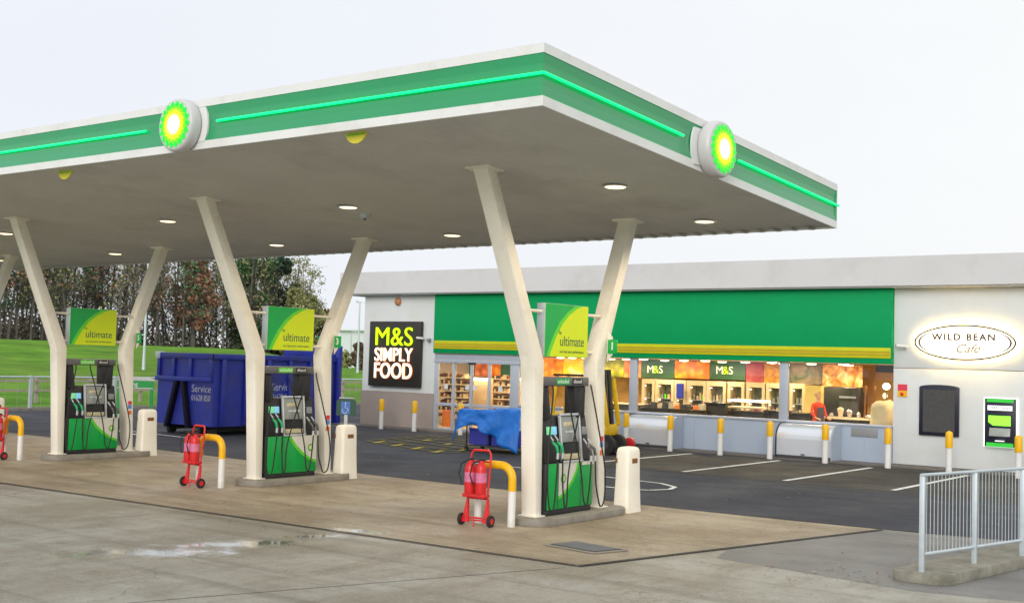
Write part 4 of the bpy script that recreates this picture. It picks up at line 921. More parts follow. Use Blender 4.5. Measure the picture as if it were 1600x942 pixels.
# cash machine
am = thing('cash_machine', (-7.80, Y-.03, .6), 'cash machine with dark surround and glowing green screen in the white wall', 'cash machine')
MB().box((-8.185, Y-.055, .65), (-7.385, Y-.032, 1.85)).build('halo_light', 'haloW', am)
MB().box((-8.15, Y-.12, .66), (-7.42, Y-.058, 1.84)).build('surround', 'navy', am, bevel=.01)
MB().box((-8.10, Y-.13, 1.75), (-7.47, Y-.121, 1.83)).build('green_header', 'atmgreen', am); MB().box((-8.10, Y-.16, .66), (-7.47, Y-.121, .76)).build('green_footer', 'atmgreen', am)
MB().box((-8.08, Y-.135, 1.55), (-7.50, Y-.121, 1.67)).build('lit_caption', 'atmwhite', am)
text('FREE CASH', .09, (-7.79, Y-.137, 1.61), FACE_Y, 'darktext', am, 'lettering', .001, width=.48)
MB().prism([(-8.06, Y-.13, 1.42), (-7.54, Y-.13, 1.42), (-7.54, Y-.13, 1.18), (-7.95, Y-.13, 1.18), (-8.06, Y-.13, 1.26)], (0, .008, 0)).build('lit_panel', 'atmlit', am)
MB().hexa([(-8.03, Y-.20, .92), (-7.54, Y-.20, .92), (-7.54, Y-.121, .92), (-8.03, Y-.121, .92), (-8.03, Y-.135, 1.12), (-7.54, Y-.135, 1.12), (-7.54, Y-.121, 1.12), (-8.03, Y-.121, 1.12)]).build('keypad', 'screen', am, bevel=.005)
MB().lathe([(.12, 0), (.1, .02)], (-7.78, Y-.165, .80), (0, 0, 1), 16).build('receipt_tray', 'atmwhite', am)
# small red and yellow call point
cp = thing('emergency_stop', (-10.22, Y-.03, 1.80), 'small red and yellow emergency stop sign at the left of the white wall', 'emergency sign')
MB().box((-10.34, Y-.045, 1.95), (-10.10, Y-.031, 2.11)).build('red_plate', 'redstick', cp); MB().box((-10.34, Y-.05, 1.79), (-10.10, Y-.031, 1.945)).build('yellow_plate', 'yellow', cp)
MB().lathe([(.04, 0), (.045, .03), (.02, .045)], (-10.22, Y-.05, 1.865), (0, -1, 0), 14).build('button', 'red', cp, smooth=50)
def cctv(x, z, label, d=1):
    r_ = thing('security_camera', (x, Y-.03, z), label, 'security camera')
    MB().tube([(x, Y-.03, z-.02), (x, Y-.16, z-.02)], .02, 8).build('bracket', 'white', r_, smooth=50); MB().tube([(x+.08*d, Y-.17, z), (x-.17*d, Y-.22, z+.02)], .042, 12).build('housing', 'white', r_, smooth=50)
    MB().tube([(x-.171*d, Y-.22, z+.02), (x-.19*d, Y-.224, z+.021)], .035, 12).build('lens', 'black', r_, smooth=50)
cctv(-10.16, 3.08, 'white security camera on the right wall beside the green board')
cctv(-26.62, 3.10, 'white security camera beside the black letter sign')
r_ = thing('dome_camera', (-26.34, Y-.03, 3.05), 'small pale dome camera at the left end of the green board', 'security camera')
MB().lathe([(.06, .06), (.07, 0), (.05, -.05), (.01, -.07)], (-26.34, Y-.12, 3.05), (0, 0, 1), 14).build('dome', 'mid', r_, smooth=50); MB().box((-26.37, Y-.12, 3.07), (-26.31, Y-.03, 3.12)).build('bracket', 'white', r_)
r_ = thing('bulkhead_lamp', (-27.87, Y-.0, 4.38), 'small round terracotta bulkhead lamp above the black letter sign', 'wall lamp')
MB().lathe([(.15, 0), (.15, .05), (.11, .09), (.02, .11)], (-27.87, Y-.0, 4.38), (0, -1, 0), 20).build('cover', 'sodiumcover', r_, smooth=50); MB().lathe([(.17, 0), (.17, .02)], (-27.87, Y-.001, 4.38), (0, -1, 0), 20).build('rim', 'white', r_)

# ------------------------------------------------------------------ person in the shop
def person(px, py):
    me = bpy.data.meshes.new('person'); o = bpy.data.objects.new('person', me); col.objects.link(o)
    V = []; E = []; S = []
    def p(x, y, z, r, par=None, ry=None):
        V.append((x, y, z)); S.append((r, ry or r)); i = len(V)-1
        if par is not None: E.append((par, i))
        return i
    pel = p(0, 0, .93, .15, None, .11); wa = p(0, 0, 1.10, .125, pel, .10); ch = p(0, -.01, 1.28, .155, wa, .11); nk0 = p(0, .0, 1.42, .085, ch, .07); nk = p(0, -.01, 1.49, .05, nk0); hd = p(0, -.02, 1.56, .072, nk, .085); ht = p(0, -.015, 1.66, .078, hd, .09); tp = p(0, -.01, 1.71, .05, ht)
    for s in (-1, 1):
        sh = p(s*.17, 0, 1.39, .06, ch); el = p(s*.24, -.02, 1.12, .042, sh); wr = p(s*.20, -.20, .98, .028, el); pm = p(s*.18, -.27, .97, .032, wr)
        for k in range(4):
            f1 = p(s*(.205-.018*k), -.33, .965, .010, pm); f2 = p(s*(.205-.018*k), -.355+.006*abs(k-1.5), .945, .008, f1)
        t1 = p(s*.145, -.285, .975, .011, pm); p(s*.135, -.31, .96, .009, t1)
        hp = p(s*.09, 0, .86, .095, pel); kn = p(s*.10, -.01, .48, .062, hp); an = p(s*.10, .02, .09, .042, kn); p(s*.11, -.13, .04, .038, an)
    me.from_pydata(V, E, []); sk = o.modifiers.new('s', 'SKIN')
    for i, d in enumerate(me.skin_vertices[0].data if me.skin_vertices else []): d.radius = S[i]
    if not me.skin_vertices:
        pass
    else: me.skin_vertices[0].data[0].use_root = True
    o.modifiers.new('ss', 'SUBSURF').levels = 1
    bpy.context.view_layer.update(); nm = bpy.data.meshes.new_from_object(o.evaluated_get(bpy.context.evaluated_depsgraph_get())); nm.name = 'person'
    bpy.data.objects.remove(o)
    for m in ('skin', 'redcloth', 'darkcloth', 'rubber'): nm.materials.append(K[m])
    for f in nm.polygons:
        c = f.center; f.use_smooth = True
        f.material_index = 3 if c.z < .1 else 2 if c.z < .90 and abs(c.x) < .2 and c.y > -.16 else 0 if (c.z > 1.44 or c.y < -.17 and c.z < 1.05) else 1
    o = bpy.data.objects.new('person', nm); col.objects.link(o); o.location = (px, py, .05); o.rotation_euler = (0, 0, R(60))
    tag(o, 'person in a red top with dark apron standing inside behind the window', 'person')
    def part(b, n, m): x = b.build(n, m, None, smooth=60); x.parent = o; return x
    part(MB().lathe([(.088, 0), (.098, .05), (.085, .10), (.04, .135), (.01, .14)], (0, .005, 1.615), (0, 0, 1), 14), 'hair', 'hair')
    part(MB().prism([(-.12, -.135, .55), (.12, -.135, .55), (.11, -.135, 1.30), (-.11, -.135, 1.30)], (0, .01, 0)), 'apron', 'darkcloth')
    for s in (-1, 1): part(MB().lathe([(.004, -.006), (.011, -.002), (.004, .006)], (s*.03, -.105, 1.60), (0, 1, 0), 8), 'eye', 'black')
    part(MB().prism([(-.012, -.10, 1.56), (.012, -.10, 1.56), (0, -.10, 1.61)], (0, -.022, 0)), 'nose', 'skin'); part(MB().box((-.022, -.104, 1.525), (.022, -.098, 1.532)), 'mouth', 'redstick')
person(-13.35, 32.75)

# ------------------------------------------------------------------ roll-top bins, bollards along the shop
def roll_bin(xa, xb, label):
    root = thing('roll_top_bin', ((xa+xb)/2, 30.3, .05), label, 'storage bin', 'silver roll-top bins'); y0, y1, zt = 29.98, 30.60, .97
    prof = [(y1, .13), (y0, .13), (y0, .55)]+[(y0+.36-.36*math.cos(R(a)), .57+.38*math.sin(R(a))) for a in range(0, 91, 10)]+[(y1, .95)]
    MB().prism([(xa+.05, p[0], p[1]) for p in prof], (xb-xa-.08, 0, 0)).build('rolled_lid', 'rollsteel', root, smooth=40)
    big = [(y1, .05), (y0-.02, .05), (y0-.02, .55)]+[(y0+.36-.38*math.cos(R(a)), .57+.40*math.sin(R(a))) for a in range(0, 91, 10)]+[(y1, zt)]
    MB().prism([(xb-.03, p[0], p[1]) for p in big], (.03, 0, 0)).build('side_panel', 'kick', root); MB().prism([(xa+.02, p[0], p[1]) for p in big], (.03, 0, 0)).build('side_panel', 'navy', root)
    MB().box((xa+.05, y0-.01, .06), (xb-.03, y1, .128)).build('base', 'dark', root); MB().box(((xa+xb)/2-.05, y0-.03, .15), ((xa+xb)/2+.05, y0-.0, .18)).build('latch', 'dark', root)
roll_bin(-18.15, -16.55, 'silver roll-top storage bin under the left window, beside the forklift'); roll_bin(-13.42, -11.82, 'silver roll-top storage bin under the right-hand window')
BX = [(-27.5, 'first from the left, before the black letter sign'), (-26.02, 'second from the left, before the taupe wall'), (-24.05, 'before the entrance doors, left of the blue tarpaulin'), (-17.87, 'beside the forklift and red hub'), (-16.42, 'in front of the left silver bin'), (-14.86, 'midway between the two silver bins'), (-13.40, 'at the left end of the right silver bin'), (-11.86, 'at the right end of the right silver bin'), (-10.22, 'at the left edge of the white wall'), (-8.72, 'below the black notice case'), (-7.12, 'below the cash machine')]
for x, wds in BX:
    root = thing('bollard', (x, 29.62, 0), 'white bollard with yellow top '+wds, 'bollard', 'white and yellow bollards along the shop')
    MB().lathe([(.075, 0), (.075, .64)], (x, 29.62, 0), (0, 0, 1), 16).build('post', 'whitepaint', root, smooth=50)
    MB().lathe([(.088, .62), (.09, .63), (.09, .95), (.07, 1.0), (.02, 1.02)], (x, 29.62, 0), (0, 0, 1), 16).build('sleeve', 'yellow', root, smooth=50)

# ------------------------------------------------------------------ blue skip
sx0, sx1, sy0, sy1 = -29.75, -27.2, 22.2, 27.2
sp_ = thing('roll_on_skip', ((sx0+sx1)/2, 24.7, 0), 'large dark blue steel roll-on skip standing left behind the pumps', 'skip')
b = MB(); zb, zt = .28, 2.36
b.box((sx0, sy0, zb), (sx1, sy1, zb+.08)); b.box((sx0, sy0, zb+.08), (sx0+.05, sy1, zt)); b.box((sx1-.05, sy0, zb+.08), (sx1, sy1, zt)); b.box((sx0+.05, sy0, zb+.08), (sx1-.05, sy0+.05, zt)); b.box((sx0+.05, sy1-.05, zb+.08), (sx1-.05, sy1, zt+.2))
b.build('box', 'blueskip', sp_)
b = MB(); b.box((sx0-.06, sy0-.06, zt-.14), (sx1+.06, sy0-.001, zt+.02)); b.box((sx1+.001, sy0-.06, zt-.14), (sx1+.07, sy1, zt+.02)); b.box((sx0-.07, sy0-.06, zt-.14), (sx0-.001, sy1, zt+.02)); b.build('top_rim', 'blueskip', sp_, bevel=.01)
for k in range(6):
    y = sy0+.25+k*.86; b = MB(); b.box((sx1+.001, y, zb+.02), (sx1+.09, y+.14, zt-.141)); b.build('side_rib', 'blueskip', sp_, bevel=.015)
for x in (sx0+.02, sx0+.72, sx0+1.5, sx1-.12): MB().box((x, sy0-.075, 1.70), (x+.12, sy0-.001, zt-.141)).build('end_rib', 'blueskip', sp_, bevel=.01)
MB().box((sx0, sy0-.12, 1.56), (sx1-.02, sy0-.001, 1.69)).build('end_beam', 'blueskip', sp_, bevel=.01)
for xa, xb in ((sx0+.95, sx0+.55), (sx0+1.25, sx0+1.55)):
    MB().hexa([(xb, sy0-.16, .2), (xb+.13, sy0-.16, .2), (xb+.13, sy0-.001, .2), (xb, sy0-.001, .2), (xa, sy0-.16, 1.559), (xa+.13, sy0-.16, 1.559), (xa+.13, sy0-.001, 1.559), (xa, sy0-.001, 1.559)]).build('hook_strut', mat('dark_blue_steel', (.006, .006, .02), .7, spec=.2), sp_, bevel=.01)
b = MB(); b.box((sx0+.5, sy0, .12), (sx0+.62, sy1, .279)); b.box((sx1-.62, sy0, .12), (sx1-.5, sy1, .279)); b.build('skid_rail', 'black', sp_)
for x in (sx0+.35, sx1-.35):
    for y in (sy0+.3, sy1-.3): MB().lathe([(.12, -.09), (.12, .09)], (x, y, .12), (1, 0, 0), 16).build('roller', 'black', sp_, smooth=50)
b = MB(); b.box((sx0+.1, sy1-.12, zt+.02), (sx1+.09, sy1+.05, zt+.38)); b.box((sx1+.001, sy1-.55, zb), (sx1+.14, sy1-.38, zt+.18)); b.box((sx1+.001, sy1-.14, zb), (sx1+.14, sy1+.03, zt+.38)); b.build('tailgate_frame', 'blueskip', sp_, bevel=.02)
text('Service', .30, (sx1-.52, sy0-.008, 1.35), FACE_Y, 'fadedtext', sp_, 'lettering', .002, width=.85)
text('01628 850', .24, (sx1-.52, sy0-.008, 1.08), FACE_Y, 'fadedtext', sp_, 'lettering', .002, width=.85)
text('Service', .34, (sx1+.004, sy0+2.62, 1.42), FACE_X, 'fadedtext', sp_, 'lettering', .002, width=.78)
text('01628 850', .24, (sx1+.004, sy0+2.62, 1.12), FACE_X, 'fadedtext', sp_, 'lettering', .002, width=.78)
MB().box((sx0-.08, sy0-.09, zt-.16), (sx0+.14, sy0+.1, zt+.05)).build('corner_plate', 'galv', sp_, bevel=.01)

# ------------------------------------------------------------------ tarpaulin covered trolley
tt = thing('goods_trolley', (-19.0, 25.2, 0), 'flat board trolley with blue crates under it, draped with tarpaulin', 'trolley')
MB().box((-20.05, 24.75, 1.06), (-18.2, 25.65, 1.09)).build('board', 'wood', tt)
for x in (-19.95, -19.2, -18.3):
    for y in (24.85, 25.55): MB().tube([(x, y, .12), (x, y, 1.055)], .02, 8).build('leg', 'black', tt)
for x in (-19.95, -18.3):
    for y in (24.85, 25.55): MB().lathe([(.06, -.02), (.06, .02)], (x, y, .06), (0, 1, 0), 14).build('castor', 'rubber', tt)
MB().box((-20.0, 24.8, .14), (-18.25, 25.6, .17)).build('lower_deck', 'dark', tt)
for i, x in enumerate((-19.85, -19.1)):
    r_ = thing('crate', (x+.3, 25.1, .17), 'blue plastic crate under the trolley board, '+('left one' if i == 0 else 'right one'), 'crate', 'blue crates on the trolley')
    b = MB(); b.box((x, 24.84, .18), (x+.62, 25.4, .22)); b.box((x, 24.84, .22), (x+.62, 24.87, .58)); b.box((x, 25.37, .22), (x+.62, 25.4, .58)); b.box((x, 24.87, .22), (x+.03, 25.37, .58)); b.box((x+.59, 24.87, .22), (x+.62, 25.37, .58)); b.build('shell', 'crateblue', r_)
    MB().box((x-.01, 24.825, .56), (x+.63, 24.838, .61)).build('rim', 'crateblue', r_)
# tarpaulin: draped cloth hanging over front and right end
def tarp():
    b = MB(); N = 44; Mv = 16
    xs = [-20.12+2.07*i/N for i in range(N+1)]
    for i, x in enumerate(xs):
        t = i/N; drop = .46+.07*math.sin(t*14) if t < .48 else .50+(t-.48)/.52*.60
        if t < .12: drop = .85-t*2.8
        for j in range(Mv+1):
            s = j/Mv
            if s < .25: y = (25.6 if t > .62 else 24.82)-(s/.25)*((25.6 if t > .62 else 24.82)-24.68); z = 1.115+.03*noise.noise((x*2, y*2, 0))+(.05 if t > .6 else 0)-(max(0, -20.05-x)*.9)
            else:
                q = (s-.25)/.75; fold = .10*math.sin(x*8.5+noise.noise((x, q, 3))*2.5)*q+.08*noise.noise((x*3, q*3, 7))*q+.035*noise.noise((x*9, q*7, 2))
                y = 24.66-.05*q-fold-.22*q*t; z = 1.10+(.05 if t > .6 else 0)-q*drop-(max(0, -20.05-x)*.9)
            xx = x-.26*(s-.25)*(1-t) if s > .25 else x
            b.v.append(Vector((xx+(.10*s if t > .9 else 0), y, max(.03, z))))
    for i in range(N):
        for j in range(Mv): b.f.append((i*(Mv+1)+j, (i+1)*(Mv+1)+j, (i+1)*(Mv+1)+j+1, i*(Mv+1)+j+1)); b.m.append(0)
    # keep left-middle of the board uncovered like in the photograph: top strip starts behind
    o = b.build('tarpaulin', 'tarp', None, smooth=70); sd = o.modifiers.new('thick', 'SOLIDIFY'); sd.thickness = .006
    tag(o, 'bright blue tarpaulin draped over the trolley in front of the entrance', 'tarpaulin')
tarp()

# ------------------------------------------------------------------ forklift
fk = thing('forklift', (-17.4, 27.2, 0), 'yellow forklift truck with black mast standing behind the nearest pump', 'forklift'); fy0, fy1 = 26.75, 27.45
b = MB(); b.prism([(-18.55, fy0, .32), (-16.75, fy0+.0, .34), (-16.62, fy0, .55), (-16.62, fy0, .80), (-17.05, fy0, .86), (-17.35, fy0, .60), (-17.6, fy0, .62), (-17.75, fy0, 1.02), (-18.55, fy0, 1.06)], (0, fy1-fy0, 0)); b.build('body', 'forkyellow', fk, bevel=.04)
MB().box((-18.75, fy0+.02, .25), (-18.552, fy1-.02, .98)).build('counterweight', 'forkyellow', fk, bevel=.06)
for y in (fy0+.03, fy1-.09):
    MB().hexa([(-16.67, y, .78), (-16.54, y, .78), (-16.54, y+.07, .78), (-16.67, y+.07, .78), (-16.87, y, 2.05), (-16.76, y, 2.05), (-16.76, y+.07, 2.05), (-16.87, y+.07, 2.05)]).build('front_pillar', 'forkyellow', fk, bevel=.01)
    MB().hexa([(-18.42, y, 1.0), (-18.32, y, 1.0), (-18.32, y+.06, 1.0), (-18.42, y+.06, 1.0), (-18.30, y, 2.05), (-18.21, y, 2.05), (-18.21, y+.06, 2.05), (-18.30, y+.06, 2.05)]).build('rear_pillar', 'forkyellow', fk, bevel=.01)
b = MB(); b.box((-18.35, fy0+.01, 2.051), (-17.02, fy0+.09, 2.11)); b.box((-18.35, fy1-.09, 2.051), (-17.02, fy1-.01, 2.11))
for k in range(6): b.box((-18.33+k*.235, fy0+.091, 2.055), (-18.28+k*.235, fy1-.091, 2.105))
b.build('overhead_guard', 'black', fk)
for y in (26.90, 27.12):
    MB().hexa([(-16.78, y, .12), (-16.60, y, .12), (-16.60, y+.14, .12), (-16.78, y+.14, .12), (-16.98, y, 2.26), (-16.80, y, 2.26), (-16.80, y+.14, 2.26), (-16.98, y+.14, 2.26)]).build('mast', 'black', fk, bevel=.01)
[MB().box((-16.74-(z-.12)*.09, 27.041, z), (-16.64-(z-.12)*.09, 27.119, z+.1)).build('mast_crossbar', 'black', fk) for z in (.5, 1.2, 2.1)]
for x, r in ((-16.62, .27), (-18.2, .23)):
    for y in (fy0-.02, fy1-.18):
        w_ = MB().lathe([(r*.5, 0), (r, .01), (r, .17), (r*.5, .18)], (x, y, r), (0, 1, 0), 22).build('wheel', 'rubber', fk, smooth=40); h = MB().lathe([(r*.45, -.01), (r*.3, .19)], (x, y, r), (0, 1, 0), 14).build('hub', 'dark', fk); h.parent = w_
MB().box((-17.95, fy0+.14, 1.02), (-17.45, fy1-.14, 1.12)).build('seat', 'black', fk, bevel=.03); MB().box((-18.02, fy0+.14, 1.12), (-17.90, fy1-.14, 1.55)).build('seat_back', 'black', fk, bevel=.03)
MB().tube([(-17.05, 27.10, .85), (-17.25, 27.10, 1.25)], .025, 8).build('steering_column', 'black', fk); MB().lathe([(.17, -.012), (.17, .012)], (-17.26, 27.10, 1.27), (-.45, 0, .9), 18).build('steering_wheel', 'black', fk)
for y in (fy0+.2, fy1-.3): MB().box((-16.58, y, .06), (-15.75, y+.10, .10)).build('fork', 'dark', fk)
fk.location.x -= .16
r_ = thing('hose_reel', (-16.95, 28.3, 0), 'round red reel standing behind the nearest cream bin, beside the forklift', 'reel')
MB().lathe([(.08, -.08), (.15, -.07), (.15, .07), (.08, .08)], (-16.95, 28.3, .26), (.3, -1, 0), 20).build('drum', 'red', r_, smooth=40)
MB().tube([(-16.95, 28.3, 0), (-16.95, 28.3, .14)], .03, 8).build('stand', 'dark', r_)

# ------------------------------------------------------------------ pedestrian railing on its kerb, right foreground
kr = thing('kerbed_refuge', (-4.35, 16, 0), 'raised mossy concrete kerb strip carrying the pedestrian railing', 'kerb strip')
def kx(y): return .16*(y-14)
p = [(-4.05+kx(26), 26, 0)]+[(-4.28+.24*math.cos(R(a)), 14.05+.26*math.sin(R(a)), 0) for a in range(0, -91, -18)]+[(-4.58+.14*math.cos(R(a)), 13.93+.14*math.sin(R(a)), 0) for a in range(-90, -181, -18)]+[(-4.72+kx(26), 26, 0)]
MB().prism(p, (0, 0, .13)).build('kerb', 'mossy', kr, bevel=.015)
rl = thing('pedestrian_railing', (-4.35, 16, .13), 'galvanised pedestrian railing with thin vertical bars at the right foreground', 'railing')
def rxy(y): return -4.37+(min(y, 16.2)-13.85)*.255+max(0, y-16.2)*.16
posts = [13.85+1.10*k for k in range(10)]
for y in posts: MB().box((rxy(y)-.028, y-.028, .13), (rxy(y)+.028, y+.028, 1.22)).build('post', 'galv', rl, bevel=.004)
for z in (1.235, .33): MB().tube([(rxy(y), y, z) for y in (posts[0]-.03, 16.2, posts[-1])], .02, 10).build('rail', 'galv', rl, smooth=50)
for k in range(len(posts)-1):
    b = MB(); y = posts[k]+.085
    while y < posts[k+1]-.04: b.tube([(rxy(y), y, .34), (rxy(y), y, 1.22)], .0048, 6, False); y += .077
    b.build('infill_bars', 'galv', rl)

# ------------------------------------------------------------------ left background: fence, parking sign, lamps
gf = thing('metal_fence', (-42.4, 35, 0), 'grey galvanised rail fence along the foot of the grass bank', 'fence'); 
for k in range(13):
    y = 14.5+k*3.75; MB().box((-42.45, y-.05, 0), (-42.33, y+.05, 1.33)).build('post', 'galv', gf)
for z in (1.27,): MB().tube([(-42.39, 12, z), (-42.39, 60, z)], .035, 8).build('rail', 'galv', gf)
b = MB(); y = 12.2
while y < 60: b.tube([(-42.39, y, .1), (-42.39, y, 1.25)], .003, 3, False); y += .5
b.build('mesh_wires', 'galv', gf)
wf = thing('wooden_fence', (-46, 35, 0), 'low weathered wooden post and rail fence behind the metal one', 'fence')
for k in range(22): y = 10+k*2.6; MB().box((-46.06, y-.06, 0), (-45.94, y+.06, bankz(-46, y)+1.05)).build('post', 'wood', wf)
for z in (.55, .95): MB().box((-45.93, 9, z+.02), (-45.89, 66, z+.11)).build('rail', 'wood', wf)
a = Vector((-35.74, 25.0, 0)); u_ = Vector((.80, .60, 0)); n_ = Vector((.60, -.80, 0))
pk = thing('parking_sign', tuple(a+u_*.6), 'low green parking sign on two legs in front of the grass bank', 'sign'); Mx = Matrix(((u_.x, 0, n_.x), (u_.y, 0, n_.y), (0, 1, 0)))
def obx(s0, s1, d0, d1, z0, z1): return [tuple(a+u_*s+n_*d+Vector((0, 0, z))) for z in (z0, z1) for s, d in ((s0, d0), (s1, d0), (s1, d1), (s0, d1))]
MB().hexa(obx(0, .10, -.04, .04, 0, 1.08)).build('leg', 'pumpgreen', pk); MB().hexa(obx(1.14, 1.24, -.04, .04, 0, 1.08)).build('leg', 'pumpgreen', pk)
MB().hexa(obx(0, 1.24, -.05, .05, 1.09, 1.36)).build('board', 'pumpgreen', pk)
MB().prism([tuple(a+u_*(.62+.66*math.cos(R(t)))+n_*-.05+Vector((0, 0, 1.37+.13*math.sin(R(t))))) for t in range(0, 181, 15)], tuple(n_*.1)).build('curved_top', 'white', pk)
MB().hexa(obx(0, 1.24, .051, .054, 1.09, 1.12)).build('white_line', 'white', pk)
text('parking', .20, tuple(a+u_*.42+n_*.054+Vector((0, 0, 1.24))), Mx, 'whitetext', pk, 'lettering', .002, width=.58, bold=.004)
a = Vector((-25.9, 26.3, 0)); ds = thing('disabled_parking_sign', tuple(a), 'green and blue disabled parking sign on a short white post', 'sign')
MB().hexa(obx(-.05, .05, -.04, .04, 0, .62)).build('post', 'whitepaint', ds, bevel=.005)
MB().prism([tuple(a+u_*s+n_*-.04+Vector((0, 0, z))) for s, z in ((-.30, .60), (.30, .60), (.30, 1.05), (.2, 1.12), (-.2, 1.12), (-.30, 1.05))], tuple(n_*.06)).build('board', 'darktext', ds)
MB().hexa(obx(-.16, .12, .021, .026, .64, 1.03)).build('blue_panel', 'bluestick', ds)
for pts, r in (([(-.02, .95), (-.03, .84), (.04, .83), (.07, .73)], .013), ([(-.10, .80), (-.12, .74), (-.08, .68), (-.01, .67), (.04, .72)], .012)):
    MB().tube([tuple(a+u_*s+n_*.032+Vector((0, 0, z))) for s, z in pts], r, 6).build('wheelchair_symbol', 'whitetext', ds)
MB().lathe([(.022, 0), (.022, .01)], tuple(a+u_*-.02+n_*.027+Vector((0, 0, .985))), tuple(n_), 12).build('wheelchair_symbol', 'whitetext', ds)
MB().hexa(obx(-.22, .22, -.05, .03, 1.121, 1.15)).build('cap', 'white', ds)
def street_lamp(x, y, h, label, arm=.5, z0=0):
    r_ = thing('street_lamp', (x, y, z0), label, 'street lamp')
    MB().tube([(x, y, z0), (x, y, z0+1.2), (x, y, z0+h)], [.10, .07, .045], 10).build('pole', 'galv', r_, smooth=50)
    for s in ((-1, 1) if arm > .4 else (1,)):
        MB().tube([(x, y, z0+h), (x+s*.25*arm/.5, y+s*.18, z0+h+.02)], .03, 6).build('arm', 'galv', r_); MB().hexa([(x+s*.15, y+s*.1-.1, z0+h-.04), (x+s*.6*arm/.5, y+s*.4-.1, z0+h-.02), (x+s*.6*arm/.5, y+s*.4+.1, z0+h-.02), (x+s*.15, y+s*.1+.1, z0+h-.04), (x+s*.15, y+s*.1-.1, z0+h+.08), (x+s*.6*arm/.5, y+s*.4-.1, z0+h+.05), (x+s*.6*arm/.5, y+s*.4+.1, z0+h+.05), (x+s*.15, y+s*.1+.1, z0+h+.08)]).build('lamp_head', 'galv', r_)
street_lamp(-55.2, 40.2, 7.3, 'tall thin grey street lamp on the grass behind the parking sign', .5, bankz(-55.2, 40.2)-.02)
street_lamp(-55.8, 57.6, 4.75, 'grey twin-headed street lamp just left of the shop wall', .5, bankz(-55.8, 57.6)-.02)
street_lamp(-70, 71.4, 4.0, 'thin distant pole between the skip and the shop', .2, .5)
# ------------------------------------------------------------------ distant buildings
fb = thing('distant_warehouse', (-168, 190, 0), 'pale blue-grey warehouse far away beyond the bank', 'building')
MB().box((-171, 185, -1), (-163, 200, 8.0)).build('wall', 'far', fb); MB().box((-171.5, 184.5, 8.01), (-162.5, 200.5, 8.5)).build('roof', 'farwhite', fb)
fb = thing('distant_factory', (-190, 200, 0), 'low whitish factory far away beyond the blue-grey warehouse', 'building')
MB().box((-200, 200, -1), (-160, 215, 8.5)).build('wall', 'farwhite', fb); MB().box((-201, 199, 8.51), (-159, 216, 8.9)).build('roof', 'farwhite', fb)

# ------------------------------------------------------------------ trees
rt_ = random.Random(11)
def limb(b, p, d, L, r, lev, tips, rnd, n=5):
    pts = [p]; k = 4 if lev == 0 else 3; dd = d.normalized()
    for i in range(k):
        dd = (dd+Vector((rnd.uniform(-1, 1), rnd.uniform(-1, 1), rnd.uniform(-.3, .5)))*(.07 if lev == 0 else .2)).normalized(); pts.append(pts[-1]+dd*L/k)
    b.tube(pts, [r*(1-.75*i/k) for i in range(k+1)], n if lev == 0 else 3, False)
    tips.append(pts[-1])
    return pts
def bare_tree(seed, h, leafm, leaf_n, spread=1.0, low=.22, leafsize=.085):
    rnd = random.Random(seed); tr = MB(); tips = []
    tp = limb(tr, Vector((0, 0, -.3)), Vector((rnd.uniform(-.06, .06), rnd.uniform(-.06, .06), 1)), h*.93, .055+h*.004, 0, [], rnd, 7)
    cr = MB()
    nb = 30
    for i in range(nb):
        t = low+(1-low)*i/nb; f = t*(len(tp)-1); k = min(int(f), len(tp)-2); p = tp[k].lerp(tp[k+1], f-k)
        a = rnd.uniform(0, 6.28); up = rnd.uniform(.5, 1.3); L = h*.30*spread*(1.15-t*.8)*rnd.uniform(.6, 1.1)
        bp = limb(cr, p, Vector((math.cos(a), math.sin(a), up)), L, .035*(1.2-t), 1, tips, rnd)
        for q in range(5):
            s = rnd.choice(bp[1:]); a2 = rnd.uniform(0, 6.28)
            tw = limb(cr, s, Vector((math.cos(a2), math.sin(a2), rnd.uniform(.3, 1.2))), L*.5*rnd.uniform(.5, 1), .014, 2, tips, rnd)
            for q2 in range(3):
                a3 = rnd.uniform(0, 6.28); limb(cr, rnd.choice(tw[1:]), Vector((math.cos(a3), math.sin(a3), rnd.uniform(.1, 1.1))), L*.28*rnd.uniform(.5, 1), .009, 2, tips, rnd)
    cr.mi = 1
    for i in range(leaf_n):
        c = rnd.choice(tips)+Vector((rnd.gauss(0, .2), rnd.gauss(0, .2), rnd.gauss(0, .18))); leafq(cr, c, leafsize*rnd.uniform(.6, 1.4), rnd)
    return tr, cr, ['bark', leafm]
def leafq(b, c, s, rnd):
    u = Vector((rnd.gauss(0, 1), rnd.gauss(0, 1), rnd.gauss(0, 1))).normalized(); v = u.orthogonal().normalized(); v = (v*math.cos(1)+u.cross(v)*math.sin(1)); u = u.cross(v)
    b.add([c-u*s-v*s*.5, c+u*s*.2-v*s, c+u*s+v*s*.4, c-u*s*.1+v*s], [(0, 1, 2, 3)])
protos = []
def make_tree_obj(name, data, label, cat, group=None):
    tr, cr, ms = data
    root = thing(name, (0, 0, 0), label, cat, group); tr.build('trunk', 'bark', root, smooth=60); cr.build('crown', ms, root)
    return root
BL = 'tall thin bare winter tree with fine twigs on the grass bank'; BG = 'bare trees on top of the grass bank'
specs = [('leafolive', 650, 11, .9), ('leafbrown', 240, 12, .8), ('leafred', 330, 9.5, .9), ('leafolive', 260, 10.5, .75), ('leafdark', 750, 9, 1.0)]
labs = ['tall thin bare tree with a few olive leaves on the grass bank', 'tall thin bare tree with sparse brown leaves on the grass bank', 'slim tree with russet autumn leaves on the grass bank', 'very slender almost leafless tree on the grass bank', 'bushy tree with green leaves among the bare trees']
for i, (lm, ln, h, spd) in enumerate(specs):
    protos.append(make_tree_obj('bare_tree', bare_tree(20+i, h, lm, ln, spd), labs[i], 'tree', 'bare trees on the grass bank, kind %s' % 'abcde'[i]))
